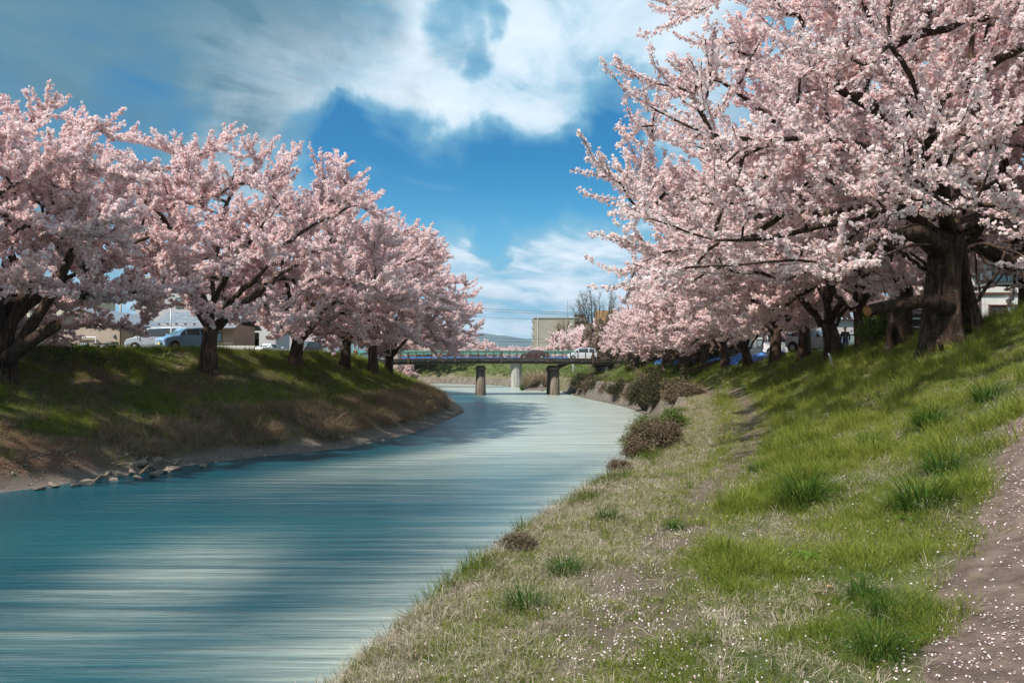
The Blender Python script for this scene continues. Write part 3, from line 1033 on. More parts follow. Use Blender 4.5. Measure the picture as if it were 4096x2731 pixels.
right_trees = [
    (3600, 1412, 27.0, 1, 0.88, math.pi + 0.5, 'cherry tree with a stout trunk directly behind the great cut-limbed cherry'),
    (3470, 1420, 36.0, 0, 0.85, math.pi - 0.5, 'cherry tree with two close stems right of the leaning white stake'),
    (3345, 1422, None, 2, 0.9, math.pi + 0.2, 'thick-trunked cherry tree just behind the leaning white stake'),
    (3222, 1430, None, 0, 0.85, math.pi + 1.1, 'cherry tree in front of the silver car parked on the right bank'),
    (3108, 1443, None, 1, 0.85, math.pi - 0.3, 'cherry tree behind the right end of the blue sheets, third right of the stairs'),
    (2993, 1464, None, 2, 0.85, math.pi + 0.7, 'cherry tree with a low slanting limb, second right of the wooden stairs'),
    (2906, 1464, None, 0, 0.85, math.pi - 0.8, 'cherry tree standing at the top of the wooden stairs'),
    (2825, 1458, None, 1, 0.85, math.pi + 0.1, 'cherry tree just left of the top of the wooden stairs'),
    (2755, 1462, None, 2, 0.80, math.pi - 0.6, 'cherry tree with a split stem, second left of the stairs'),
    (2660, 1472, None, 0, 0.72, math.pi + 1.3, 'cherry tree whose base stands above the seated person'),
    (2595, 1462, None, 1, 0.64, math.pi - 1.5, 'cherry tree third from the bridge end on the right bank'),
    (2547, 1466, None, 2, 0.58, math.pi + 1.9, 'cherry tree second from the bridge end on the right bank'),
    (2502, 1462, None, 0, 0.52, math.pi - 2.2, 'cherry tree hard against the right end of the bridge'),
]
for px, py, D, k, s, rz, lab in right_trees:
    p = base_at(px, py, D)
    kinds[k].stand('cherry_tree', lab, p - Vector((0, 0, 0.15)), rz, s, RIGHT_GROUP, 'cherry tree')

# weeping cherries past flower
for px, D, s, lab in ((2425, 132, 0.95, 'brownish weeping cherry tree drooping over the right end of the bridge'),
                      (2590, 108, 0.85, 'brownish weeping cherry tree hanging low behind the seated person'),
                      (2770, 88, 0.85, 'brownish weeping cherry tree hanging above the wooden stairs')):
    p = at(px, D); p.x += 1.0
    weeping.stand('weeping_cherry_tree', lab, p - Vector((0, 0, 0.15)), px, s, 'weeping cherry trees on the right bank', 'cherry tree')

# trees on the far bank
far_spots = [(1500, 196), (1600, 205), (1690, 214), (1775, 216), (1850, 222), (1925, 226), (1995, 228), (2060, 226), (2125, 222), (2195, 212), (2265, 200), (2335, 186), (2400, 172)]
far_labels = ['far cherry behind the left bank trees, first from the left on the outer bend', 'far cherry behind the left bank trees, second from the left on the outer bend',
              'far cherry on the outer bend just left of the left bridge pier', 'far cherry on the outer bend directly behind the left bridge pier',
              'far cherry on the outer bend just right of the left bridge pier', 'far cherry between the left pier and the pale round pier',
              'far cherry just left of the pale round pier, under the distant rooftop', 'far cherry behind the pale round pier',
              'far cherry at the left corner of the beige apartment block', 'far cherry in front of the beige apartment wall',
              'fuller pink cherry at the right corner of the beige apartment wall', 'fuller pink cherry below the orange apartment wing', 'fuller pink cherry beside the weeping cherry at the bridge end']
for i, (px, D) in enumerate(far_spots):
    p = at(px, D)
    far_kind[i % 2].stand('cherry_tree', far_labels[i], p, i * 1.3, 0.80 if px >= 2240 else (0.62 if px < 1950 else 0.46), FAR_GROUP, 'cherry tree')

# ------------------------------------------------------------------ the great cherry on the right
def great_cherry():
    base = ground_hit(3765, 1400, 15, 30)
    D = base.y
    o = np.array(base)

    def w(px, py, d=0.0):
        return np.array(spot(px, py, D + d)) - o
    fork = w(3790, 880)
    trunk = [w(3775, 1440), w(3768, 1330), w(3772, 1200), w(3778, 1050), w(3788, 900)]
    limbs = []

    def limb(*pts):
        limbs.append(catmull(pts, 0.5))
    limb(w(3770, 960, -0.2), w(3640, 860, -0.6), w(3480, 850, -1.4), w(3300, 900, -2.2), w(3080, 950, -3.0), w(2860, 960, -3.6), w(2680, 900, -4.2), w(2590, 870, -4.5))
    limb(w(3790, 880), w(3700, 740, 0.3), w(3630, 560, 0.6), w(3480, 420, 0.4), w(3280, 330, 0), w(3080, 320, -0.4))
    limb(w(3790, 880), w(3720, 700, -0.6), w(3640, 470, -1.5), w(3560, 250, -2.2), w(3480, 60, -2.8), w(3400, -120, -3.2))
    limb(w(3800, 870), w(3850, 720, 0.2), w(3900, 520, 0.4), w(3880, 250, 0.6), w(3900, 0, 0.8), w(3850, -260, 1.0))
    limb(w(3800, 930, -0.2), w(3900, 900, -1.0), w(4060, 830, -2.2), w(4260, 700, -3.0), w(4480, 560, -3.6))
    limb(w(3800, 930, 0.2), w(3960, 860, 1.6), w(4150, 760, 2.8), w(4350, 560, 3.8))
    limb(w(3780, 950, 0.3), w(3660, 800, 2.0), w(3520, 640, 3.6), w(3380, 560, 5.0))
    limb(w(3770, 990, -0.3), w(3650, 980, -1.2), w(3420, 1060, -2.6), w(3180, 1040, -3.8), w(2950, 1060, -4.4), w(2740, 1070, -4.8), w(2640, 1100, -5.0))
    limb(w(3785, 900, -0.3), w(3760, 700, -2.0), w(3700, 480, -3.6), w(3640, 300, -4.8), w(3560, 180, -5.4))
    limb(w(3790, 880), w(3600, 640, -1.2), w(3300, 560, -2.4), w(3050, 560, -3.2), w(2850, 540, -3.8), w(2700, 480, -4.0), w(2590, 420, -4.2))

    zc = 4.0 - base.z
    C = (0.9, -1.3, zc)
    R = (9.6, 6.6, 8.3)
    zm = lambda q: 1.75 - base.z + 0.75 * np.maximum(0, 5.0 - np.hypot(q[:, 0] + 0.8, q[:, 1] + 1.0))
    k = TreeKind(909, C, R, fork, limbs, 430, 2, zm, 200000, 0.047, 3, trunk_r=0.40, trunk=trunk, twiglen=1.15, gaps=0.37, shoots=0.45, tone=0.06)
    t = k.stand('cherry_tree', 'great old cherry tree with sawn-off limbs filling the right of the photo', base, 0, 1.0, RIGHT_GROUP, 'cherry tree')
    # a second bole grown together with the first, on the right
    mb = MB()
    trunk_mesh(mb, [w(3900, 1400, 0.25), w(3880, 1290, 0.3), w(3850, 1150, 0.3), w(3830, 1000, 0.25), w(3810, 880, 0.1)], (0.27, 0.20), 13)
    mb.part('second_bole', M['bark'], t, True)
    # sawn-off limbs with bare wood ends
    for pts, rad in (((w(3760, 1000, -0.3), w(3660, 930, -0.7), w(3560, 960, -1.1), w(3450, 1010, -1.6), w(3345, 1042, -2.0)), (0.27, 0.22, 0.19, 0.17, 0.15)),
                     ((w(3790, 1240, -0.2), w(3735, 1205, -0.5), w(3640, 1213, -0.7), w(3545, 1226, -0.9), w(3470, 1243, -1.1)), (0.25, 0.18, 0.155, 0.145, 0.135))):
        P = catmull(pts, 0.3)
        rr = np.interp(np.linspace(0, 1, len(P)), np.linspace(0, 1, len(rad)), rad)
        st = MB().tube(P, rr, 12).part('cut_limb', M['bark'], t, True)
        d = unit(P[-1] - P[-2])
        MB().tube([P[-1] - d * 0.01, P[-1] + d * 0.012], [rad[-1] * 0.93] * 2, 12).part('sawn_end', M['cut_wood'], st)
    # twisted bare branches on the right side of the trunk
    bare = MB()
    r = np.random.default_rng(4)
    for pts, rad in (((w(3890, 1225, 0.1), w(3930, 1170, 0), w(3975, 1110, -0.2), w(4010, 1030, -0.3), w(4040, 980, -0.4)), 0.055),
                     ((w(3840, 1055, 0), w(3880, 990, -0.2), w(3940, 975, -0.4), w(4060, 1010, -0.8), w(4130, 1050, -1)), 0.06),
                     ((w(3880, 985, -0.2), w(3930, 1030, -0.2), w(3965, 1058, -0.3), w(4030, 1060, -0.4), w(4100, 1090, -0.6)), 0.045),
                     ((w(3900, 1000, -0.2), w(3905, 1080, -0.2), w(3915, 1140, -0.2), w(3920, 1190, -0.2)), 0.03),
                     ((w(3700, 1080, -0.3), w(3640, 1030, -0.8), w(3560, 990, -1.4), w(3470, 970, -2)), 0.05),
                     ((w(3745, 1110, -0.3), w(3690, 1050, -0.4), w(3640, 1010, -0.6)), 0.06),
                     ((w(3660, 870, -0.8), w(3690, 800, -1.0), w(3500, 850, -1.5), w(3470, 1000, -1.7), w(3480, 1070, -1.7)), 0.035),
                     ((w(3480, 1070, -1.7), w(3520, 1110, -1.7), w(3545, 1190, -1.7)), 0.03)):
        P = catmull(pts, 0.2)
        P = P + r.normal(0, 0.02, P.shape)
        bare.tube(P, np.linspace(rad, rad * 0.35, len(P)), 6)
    bare.part('bare_branch', M['bark'], t, True)
    # a short dead stub at the foot
    MB().tube([w(3768, 1400, -0.6), w(3762, 1375, -0.65), w(3752, 1362, -0.7)], [0.06, 0.05, 0.045], 8).part('root_stub', M['bark'], t, True)
    return t


great = great_cherry()


def edge_cherry():
    """a further tree at the right border: only its tall leader shows"""
    base = at(4130, 24.0)
    o = np.array(base)
    w = lambda px, py, d=0.0: np.array(spot(px, py, 24.0 + d)) - o
    mb = MB()
    trunk = [w(4150, 1340), w(4120, 1100), w(4040, 800), w(3975, 560)]
    t = thing('cherry_tree', 'cherry tree at the right border showing only a dark forked leader among the blossom', 'cherry tree', base, 0, RIGHT_GROUP)
    trunk_mesh(mb, trunk, (0.34, 0.2), 31)
    mb.part('trunk', M['bark'], t, True)
    for pts, rad in (((w(3975, 570), w(3985, 460), w(3960, 330), w(3945, 180), w(3975, 60), w(4000, -60)), 0.17), ((w(3985, 400), w(4020, 260), w(4075, 140), w(4140, 60)), 0.13), ((w(3980, 330), w(4096, 325), w(4200, 330)), 0.10)):
        P = catmull(pts, 0.4)
        MB().tube(P, np.linspace(rad, rad * 0.55, len(P)), 8).part('limb', M['bark'], t, True)
    obj('crown', kinds[2].crown, t).location = (1.5, 2.0, 1.0)


edge_cherry()

# broken limb and stump ends on the first left tree
def broken_limb():
    t = [o for o in sc.objects if o.get('label', '').startswith('large leaning cherry')][0]
    o = np.array(t.location); D = o[1]; s = t.scale[0]
    Ri = np.array(Matrix.Rotation(-t.rotation_euler.z, 3, 'Z'))
    w = lambda px, py, d=0.0: Ri @ (np.array(spot(px, py, D + d)) - o) / s
    for pts, rad in (((w(30, 1440, -0.3), w(90, 1390, -0.6), w(160, 1345, -0.9), w(228, 1305, -1.1)), (0.36, 0.30, 0.27, 0.24)),
                     ((w(-60, 1240, -0.6), w(0, 1200, -0.8), w(70, 1160, -1.0)), (0.22, 0.17, 0.05))):
        P = catmull(pts, 0.35)
        rr = np.interp(np.linspace(0, 1, len(P)), np.linspace(0, 1, len(rad)), rad)
        st = MB().tube(P, rr, 12).part('broken_limb', M['bark'], t, True)
        d = unit(P[-1] - P[-2])
        q = MB()
        for a in range(7):
            off = np.array([math.cos(a) * 0.1, 0, math.sin(a * 1.7) * 0.12])
            q.tube([P[-1] + off - d * 0.05, P[-1] + off * 1.1 + d * (0.08 + 0.09 * (a % 3))], [0.05, 0.012], 5)
        q.part('splintered_end', M['cut_wood'], st)
    for pts, rad in (((w(20, 1500), w(30, 1340), w(90, 1200), w(140, 1090), w(150, 1000)), 0.34), ((w(20, 1480), w(110, 1330), w(210, 1180), w(270, 1060), w(330, 940, 1), w(420, 860, 1.6)), 0.30), ((w(10, 1500, 0.4), w(20, 1300, 0.6), w(50, 1100, 0.8), w(40, 980, 0.9), w(20, 850, 1.0)), 0.3)):
        P = catmull(pts, 0.5)
        MB().tube(P, np.linspace(rad, rad * 0.4, len(P)), 10).part('limb', M['bark'], t, True)


broken_limb()
# ------------------------------------------------------------------ bridges
def bridge():
    b = thing('road_bridge', 'low dark road bridge with slender posts and two vehicles on it', 'bridge', (0, 125, 0), math.radians(3.5))
    x0, x1 = -26.0, 19.0
    zf = lambda x: 0.62 - 0.0007 * (x + 2) ** 2           # slight camber
    xs = np.linspace(x0, x1, 31)

    def strip(name, m, ya, yb, za, zb):
        mb = MB()
        V = []
        for x in xs:
            z = zf(x)
            V += [(x, ya, z + za), (x, yb, z + za), (x, yb, z + zb), (x, ya, z + zb)]
        F = [(0, 1, 2, 3)]
        for i in range(len(xs) - 1):
            for k in range(4):
                a = i * 4 + k; a2 = i * 4 + (k + 1) % 4
                F.append((a, a2, a2 + 4, a + 4))
        e = (len(xs) - 1) * 4
        F.append((e, e + 1, e + 2, e + 3))
        return mb.add(V, F).part(name, m, b)
    strip('deck', M['deck_edge'], -2.9, 6.0, 0.02, 0.30)
    strip('road_surface', M['asphalt'], -2.5, 5.6, 0.304, 0.33)
    strip('edge_beam', M['bridge_steel'], -3.05, -2.5, 0.334, 0.50)
    strip('girder', M['bridge_steel'], -2.7, -2.35, -0.36, 0.015)
    strip('girder', M['bridge_steel'], 4.8, 5.2, -0.36, 0.015)
    strip('bottom_flange', M['bridge_steel'], -2.85, -2.2, -0.40, -0.364)
    for z0, z1 in ((1.40, 1.52), (1.08, 1.14), (0.80, 0.86)):
        strip('rail', M['bridge_steel'], -2.98, -2.86, z0, z1)
    strip('rail', M['bridge_steel'], 5.75, 5.85, 1.40, 1.50)
    post = MB().box((0, -2.92, 0.95), (0.15, 0.16, 0.90)).mesh('post', M['bridge_steel'])
    big = MB().box((0, -2.95, 0.62), (0.34, 0.30, 1.60)).mesh('post', M['bridge_steel'])
    for i, x in enumerate(np.arange(x0 + 0.6, x1 - 0.3, 1.18)):
        obj('post', big if i % 6 == 2 else post, b, (x, 0, zf(x)))
    bracket = MB().box((0, -2.82, 0.10), (0.28, 0.3, 0.42)).mesh('bracket', M['bridge_steel'])
    for i, x in enumerate(np.arange(x0 + 1.2, x1 - 0.3, 2.36)):
        obj('bracket', bracket, b, (x, 0, zf(x)))
    for px, two in ((-4.9, True), (6.6, True)):
        mb = MB()
        for yy in (-1.2, 3.6):
            mb.tube([(px, yy, -5.6), (px, yy, -4.3), (px, yy, -0.1)], [0.86, 0.78, 0.62], 20)
        o = mb.part('pier', M['pier_concrete'], b, True)
        for yy in (-1.2, 3.6):
            MB().tube([(px, yy, -0.72), (px, yy, -0.40)], [0.86, 0.86], 20).part('pier_cap', M['pier_concrete'], o, False)
        MB().box((px, 1.2, -2.9), (0.55, 4.4, 4.9)).part('pier_web', M['pier_concrete'], o)
        MB().box((px, 1.2, -0.62), (0.9, 4.5, 0.42)).part('cross_beam', M['pier_concrete'], o)
    for yy in (-2.0, 0.2, 2.4):
        MB().tube([(14.6, yy, -1.9), (14.6, yy, -0.2)], [0.42, 0.38], 14).part('abutment_column', M['pale_concrete'], b, True)
    MB().box((17.2, 1.5, -1.0), (3.4, 8.6, 2.4)).part('abutment', M['pier_concrete'], b)
    MB().box((-21.5, 1.5, -1.2), (5.0, 8.6, 2.6)).part('abutment', M['pier_concrete'], b)
    return b


BRIDGE = bridge()


def green_bridge():
    b = thing('green_railed_bridge', 'second bridge behind with a green parapet and one thick pale round pier', 'bridge', (0, 166, 0), 0.0)
    MB().box((-6, 2.5, 0.75), (66, 6, 0.7)).part('deck', M['pale_concrete'], b)
    MB().box((-6, -0.60, 1.52), (66, 0.10, 0.30)).part('blue_panel', M['tarp'], b)
    MB().box((-6, -0.62, 2.84), (66, 0.12, 0.32)).part('parapet_rail', M['green_rail'], b)
    MB().box((-6, 5.6, 2.55), (66, 0.12, 0.5)).part('parapet_rail', M['green_rail'], b)
    p = MB().box((0, -0.62, 2.34), (0.14, 0.10, 0.66)).mesh('post', M['green_rail'])
    for x in np.arange(-38, 27, 2.0): obj('post', p, b, (x, 0, 0))
    mb = MB()
    rr = np.random.default_rng(3)
    sides = 40
    V, F = [], []
    for z, s in ((-5.7, 1.0), (-2.6, 1.0), (-2.57, 0.985), (-2.54, 1.0), (0.40, 1.0)):
        for k in range(sides):
            a = 2 * math.pi * k / sides
            r_ = 1.18 * s * (1 - (0.035 if k % 4 == 0 and math.cos(a) > -0.3 else 0))
            V.append((0.9 + r_ * math.cos(a), 1.2 + r_ * math.sin(a), z))
    for i in range(4):
        for k in range(sides):
            F.append((i * sides + k, i * sides + (k + 1) % sides, (i + 1) * sides + (k + 1) % sides, (i + 1) * sides + k))
    F.append(tuple(4 * sides + k for k in range(sides)))
    mb.add(V, F).part('pier', M['pale_concrete'], b)


green_bridge()


# ------------------------------------------------------------------ revetment walls
def revetment(name, label, i0, i1, top, width, mat_):
    line = RIGHT_LINE
    L = line[i0:i1]
    step = 3
    first = Vector((*L[0], 0))
    t = thing(name, label, 'wall', (L[0][0], L[0][1], WATER_Z))
    tan = np.gradient(line, axis=0); tan /= np.linalg.norm(tan, axis=1)[:, None]
    nrm = np.stack([-tan[:, 1], tan[:, 0]], 1)              # towards the river
    k = 0
    for i in range(i0, i1 - step, step):
        a, b = line[i], line[i + step]
        na, nb = nrm[i], nrm[i + step]
        g = (b - a) / np.linalg.norm(b - a) * 0.02
        a = a + g; b = b - g
        V = []
        for p, n_ in ((a, na), (b, nb)):
            q0 = p + n_ * 0.10; q1 = p + n_ * (width + 0.12)
            V += [(q0[0] - first.x, q0[1] - first.y, top - WATER_Z), (q1[0] - first.x, q1[1] - first.y, -0.7),
                  (p[0] - n_[0] * 0.35 - first.x, p[1] - n_[1] * 0.35 - first.y, -0.7), (p[0] - n_[0] * 0.35 - first.x, p[1] - n_[1] * 0.35 - first.y, top - WATER_Z + 0.02)]
        MB().add(V, [(0, 1, 2, 3), (7, 6, 5, 4), (0, 4, 5, 1), (1, 5, 6, 2), (2, 6, 7, 3), (3, 7, 4, 0)]).part('wall_panel', mat_, t)
        q = [a + na * (width - 0.15), b + nb * (width - 0.15), b + nb * (width + 0.38), a + na * (width + 0.38)]
        V = [(p[0] - first.x, p[1] - first.y, z) for z in (-0.6, 0.16) for p in q]
        MB().add(V, [(3, 2, 1, 0), (4, 5, 6, 7), (0, 1, 5, 4), (1, 2, 6, 5), (2, 3, 7, 6), (3, 0, 4, 7)]).part('footing', mat_, t)
    return t


def line_index(line, y=None, x=None):
    return int(np.argmin(np.abs(line[:, 1] - y))) if y is not None else int(np.argmin(np.abs(line[:, 0] - x) + (line[:, 1] < 150) * 1e3))


revetment('concrete_revetment', 'sloping concrete river wall with gaps, under brown bushes on the right bank', line_index(RIGHT_LINE, y=45), line_index(RIGHT_LINE, y=140), -2.22, 1.45, M['concrete'])
revetment('concrete_revetment', 'low concrete river wall on the outer bend beyond the bridge piers', line_index(RIGHT_LINE, y=150), line_index(RIGHT_LINE, x=-60), -3.1, 1.1, M['concrete'])


# ------------------------------------------------------------------ vehicles
CAR_SHAPES = {
    # x, low z, belt z, roof z, half widths low / belt / roof
    'hatch': [(1.72, .34, .66, .66, .58, .62, .60), (1.60, .24, .84, .84, .69, .71, .66), (1.02, .22, .98, .99, .73, .74, .66), (.30, .22, 1.01, 1.49, .735, .74, .57),
              (-.75, .22, 1.03, 1.54, .735, .74, .58), (-1.45, .24, 1.05, 1.46, .72, .73, .56), (-1.70, .34, 1.0, 1.01, .68, .70, .60)],
    'van': [(2.30, .36, .70, .70, .72, .76, .74), (2.15, .25, .95, .95, .82, .84, .78), (1.55, .23, 1.10, 1.11, .85, .86, .78), (.70, .23, 1.13, 1.76, .855, .86, .68),
            (-1.0, .23, 1.14, 1.82, .855, .86, .70), (-2.0, .25, 1.14, 1.76, .84, .85, .68), (-2.28, .36, 1.05, 1.06, .80, .83, .72)],
    'saloon': [(2.35, .34, .62, .62, .72, .76, .74), (2.2, .24, .78, .78, .82, .84, .78), (1.05, .22, .93, .94, .86, .87, .76), (.25, .22, .95, 1.38, .865, .87, .58),
               (-.75, .22, .96, 1.40, .865, .87, .58), (-1.50, .23, 1.0, 1.01, .86, .865, .74), (-2.25, .26, .98, .985, .82, .83, .72), (-2.38, .36, .80, .80, .76, .78, .72)],
    'wagon': [(2.0, .34, .66, .66, .68, .72, .70), (1.88, .24, .84, .84, .78, .80, .75), (1.05, .22, .98, .99, .82, .83, .74), (.30, .22, 1.0, 1.46, .83, .84, .60),
              (-.90, .22, 1.04, 1.50, .83, .84, .60), (-1.62, .24, 1.08, 1.36, .81, .82, .56), (-1.98, .36, 1.0, 1.01, .76, .79, .66)],
    'box': [(1.68, .34, .80, .80, .62, .66, .64), (1.62, .26, 1.02, 1.02, .70, .72, .68), (1.40, .24, 1.12, 1.13, .72, .73, .68), (.95, .24, 1.14, 1.80, .73, .735, .64),
            (-1.0, .24, 1.14, 1.86, .73, .735, .65), (-1.55, .26, 1.14, 1.82, .72, .73, .64), (-1.66, .36, 1.1, 1.11, .70, .72, .66)],
}


def car(shape, label, cat, loc, forward, paint, plate='plate_white', group=None, name='parked_car', spoiler=False):
    rz = math.atan2(forward[1], forward[0])
    t = thing(name, label, cat, loc, rz, group)
    st = CAR_SHAPES[shape]
    rings = []
    for x, z0, zb, zr, w0, wb, wr in st:
        zm = z0 + 0.45 * (zb - z0)
        rings.append([(x, -w0, z0), (x, -wb - .015, zm), (x, -wb, zb), (x, -wr, zr), (x, -wr * .5, zr + (.035 if zr > zb + .1 else .02)), (x, wr * .5, zr + (.035 if zr > zb + .1 else .02)), (x, wr, zr), (x, wb, zb), (x, wb + .015, zm), (x, w0, z0)])
    m_ = 10
    V = [q for r in rings for q in r]
    F = []
    for i in range(len(rings) - 1):
        for k in range(m_):
            a, b = i * m_ + k, i * m_ + (k + 1) % m_
            F.append((a, b, b + m_, a + m_))
    F.append(tuple(range(m_))); F.append(tuple((len(rings) - 1) * m_ + k for k in range(m_ - 1, -1, -1)))
    MB().add(V, F).part('body', M[paint], t, bevel=0.03)

    def pane(name, q, mtl, inset=0.06, off=0.012, depth=0.012):
        q = [Vector(p) for p in q]
        c = sum(q, Vector()) / len(q)
        n_ = (q[1] - q[0]).cross(q[-1] - q[0]).normalized()
        if n_.dot(c - Vector((0, 0, 0.7))) < 0: n_ = -n_
        q = [p + (c - p).normalized() * min(inset * 1.4, (c - p).length * 0.4) for p in q]
        mb = MB()
        o_ = [p + n_ * (off + depth) for p in q]; i_ = [p - n_ * 0.01 for p in q]
        k = len(q)
        mb.add(o_ + i_, [tuple(range(k)), tuple(range(2 * k - 1, k - 1, -1))] + [(j, j + k, (j + 1) % k + k, (j + 1) % k) for j in range(k)])
        return mb.part(name, M[mtl], t)
    cab = [i for i in range(len(st)) if st[i][3] > st[i][2] + 0.2]
    f, r_ = cab[0], cab[-1]
    pane('windshield', [rings[f - 1][3], rings[f - 1][6], rings[f][6], rings[f][3]], 'windshield', 0.07)
    pane('rear_window', [rings[r_][3], rings[r_][6], rings[r_ + 1][6], rings[r_ + 1][3]], 'glass_dark', 0.09)
    for s in (0, 1):
        kb, kr = (2, 3) if s == 0 else (7, 6)
        for i in range(f - 1, r_ + 1):
            A, B = rings[i], rings[i + 1]
            if i == f - 1:
                lerp = lambda p, q, u: tuple(p[j] + (q[j] - p[j]) * u for j in range(3))
                pane('side_window', [lerp(A[kb], B[kb], 0.35), B[kb], lerp(B[kb], B[kr], 0.92), lerp(lerp(A[kb], B[kb], 0.35), lerp(A[kr], B[kr], 0.35), 0.5)], 'glass_dark', 0.03)
            elif i == r_:
                if st[i + 1][0] < st[i][0] - 0.2 and shape != 'saloon':
                    pane('side_window', [A[kb], tuple((np.array(A[kb]) * .45 + np.array(B[kb]) * .55)), tuple((np.array(A[kr]) * .8 + np.array(B[kr]) * .2)), A[kr]], 'glass_dark', 0.05)
            else:
                pane('side_window', [A[kb], B[kb], B[kr], A[kr]], 'glass_dark', 0.06)
    # wheels
    L0, L1 = st[0][0], st[-1][0]
    wr = 0.29 if shape in ('hatch', 'box') else 0.32
    wmax = max(q[5] for q in st)
    ax = (L0 - (0.62 if shape != 'van' else 0.78), L1 + (0.60 if shape != 'saloon' else 0.95))
    for x in ax:
        for s in (-1, 1):
            MB().tube([(x, s * (wmax - .20), wr + .03), (x, s * (wmax + .022), wr + .03)], [wr + .075] * 2, 20).part('wheel_arch', M['dark_plastic'], t)
            w = MB().tube([(x, s * (wmax - .16), wr), (x, s * (wmax + .035), wr)], [wr] * 2, 20).part('wheel', M['rubber'], t)
            MB().tube([(x, s * (wmax + .03), wr), (x, s * (wmax + .048), wr)], [wr * .66, wr * .58], 10).part('rim', M['grey_metal'], w)
    # front: lamps, grille, plate; rear: lamps, plate
    a, b2 = st[0], st[1]
    zf = a[2]
    for s in (-1, 1):
        MB().box((a[0] - .06, s * a[5] * .80, zf + .03), (.16, .26, .15), 0.0, Matrix.Rotation(s * 0.35, 3, 'Z')).part('headlight', M['lamp_clear'], t, bevel=0.03)
        MB().box((a[0] - .02, s * a[5] * .82, a[1] + .1), (.08, .14, .08)).part('fog_lamp', M['lamp_clear'], t)
        zt = st[-1][2] - (.18 if shape in ('saloon',) else .08)
        MB().box((L1 + .05, s * st[-1][5] * .84, zt + (.0 if shape == 'saloon' else -.06)), (.14, .26 if shape == 'saloon' else .14, .14 if shape == 'saloon' else .30)).part('taillight', M['lamp_red'], t, bevel=0.02)
        MB().box((st[f - 1][0] - .22, s * (wmax + .10), st[f - 1][2] + .10), (.10, .18, .13)).part('mirror', M[paint], t, bevel=0.03)
        MB().box((st[f][0] - .35, s * (wmax + .012), st[f][2] - .13), (.16, .03, .03)).part('door_handle', M[paint], t)
    MB().box((a[0] + .005, 0, zf - .02), (.05, a[5] * 1.0, .07)).part('grille', M['chrome'], t)
    MB().box((a[0] + .01, 0, a[1] + .10), (.06, a[5] * 1.15, .13)).part('air_intake', M['dark_plastic'], t)
    MB().box((a[0] + .05, -.12, a[1] + .12), (.02, .33, .165)).part('number_plate', M[plate], t)
    MB().box((L1 - .03, 0, .62 if shape != 'saloon' else .70), (.03, .33, .165)).part('number_plate', M[plate], t)
    MB().box((L1 - .01, 0, st[-1][1] + .08), (.10, st[-1][5] * 1.9, .16)).part('rear_bumper', M[paint], t, bevel=0.03)
    MB().box((0, 0, .25), (L0 - L1 - .5, wmax * 1.7, .12)).part('underbody', M['dark_plastic'], t)
    if spoiler: MB().box((L1 + .16, 0, 1.10), (.20, 1.3, .04)).part('spoiler', M[paint], t)
    if shape == 'hatch':
        MB().tube([(a[0] + .02, 0, zf + .02), (a[0] + .05, 0, zf + .02)], [.055] * 2, 14).part('front_badge', M['chrome'], t)
    if shape == 'van':
        for s in (-1, 1): MB().tube([(.5, s * .60, 1.83), (-1.7, s * .60, 1.86)], .025, 6).part('roof_rail', M['grey_metal'], t)
    return t


def lot(px, D, dz=0.0):
    p = at(px, D); p.z += dz
    return p


LC = 'cars parked along the left embankment road'
car('van', 'silver minivan parked broadside beside the beige gabled shed', 'van', lot(640, 60), (-1, -0.10), 'silver_paint', group=LC)
car('hatch', 'pale blue small hatchback with a yellow plate, facing the river by a forked cherry', 'car', lot(738, 54), (-0.62, -0.78), 'blue_paint', 'plate_yellow', LC)
car('wagon', 'dark red hatchback in the garage bay behind the low white wall', 'car', lot(880, 84, 0.25), (-1, 0.06), 'red_paint', group=LC)
car('saloon', 'white saloon car seen from behind beside the garage opening', 'car', lot(1084, 90), (0.42, 0.91), 'white_car_paint', group=LC, spoiler=True)
car('box', 'black boxy van with a yellow plate, under the long cherry limb', 'van', lot(1236, 97), (-0.45, -0.89), 'black_paint', 'plate_yellow', LC)
car('hatch', 'grey hatchback half hidden by the trunk beside the mauve house', 'car', lot(1352, 108), (-0.5, -0.86), 'silver_paint', group=LC)
car('saloon', 'white saloon car beside the teal sheet, past the walker', 'car', lot(1452, 126), (-0.7, -0.7), 'white_car_paint', group=LC)
car('wagon', 'white estate car glimpsed between trunks nearest the bridge', 'car', lot(1514, 132), (-0.6, -0.8), 'white_car_paint', group=LC)
car('wagon', 'dark maroon hatchback driving across the bridge', 'car', (3.3, 127.0, 0.90), (-1, -0.06), 'maroon_paint', group='vehicles on the bridge', name='moving_car')
car('van', 'white people carrier crossing the right half of the bridge', 'van', (11.2, 127.6, 0.84), (-1, -0.06), 'white_car_paint', group='vehicles on the bridge', name='moving_van')
RC = 'cars parked along the right embankment'
car('wagon', 'silver hatchback nose-on between two trunks on the right bank', 'car', lot(3268, 56, 0.25), (0.62, -0.78), 'silver_paint', group=RC)
car('van', 'white van half hidden behind a trunk left of the silver hatchback', 'van', lot(3165, 66, 0.2), (1, -0.2), 'white_car_paint', group=RC)
car('saloon', 'silver saloon car low behind the last trunk by the bridge end', 'car', lot(2560, 134), (1, 0.1), 'silver_paint', group=RC)
car('van', 'white van behind the trunks at the bridge end', 'van', lot(2520, 142), (1, 0.0), 'white_car_paint', group=RC)
car('hatch', 'white hatchback behind the weeping cherry above the blue sheets', 'car', lot(2700, 118), (1, 0.1), 'white_car_paint', group=RC)


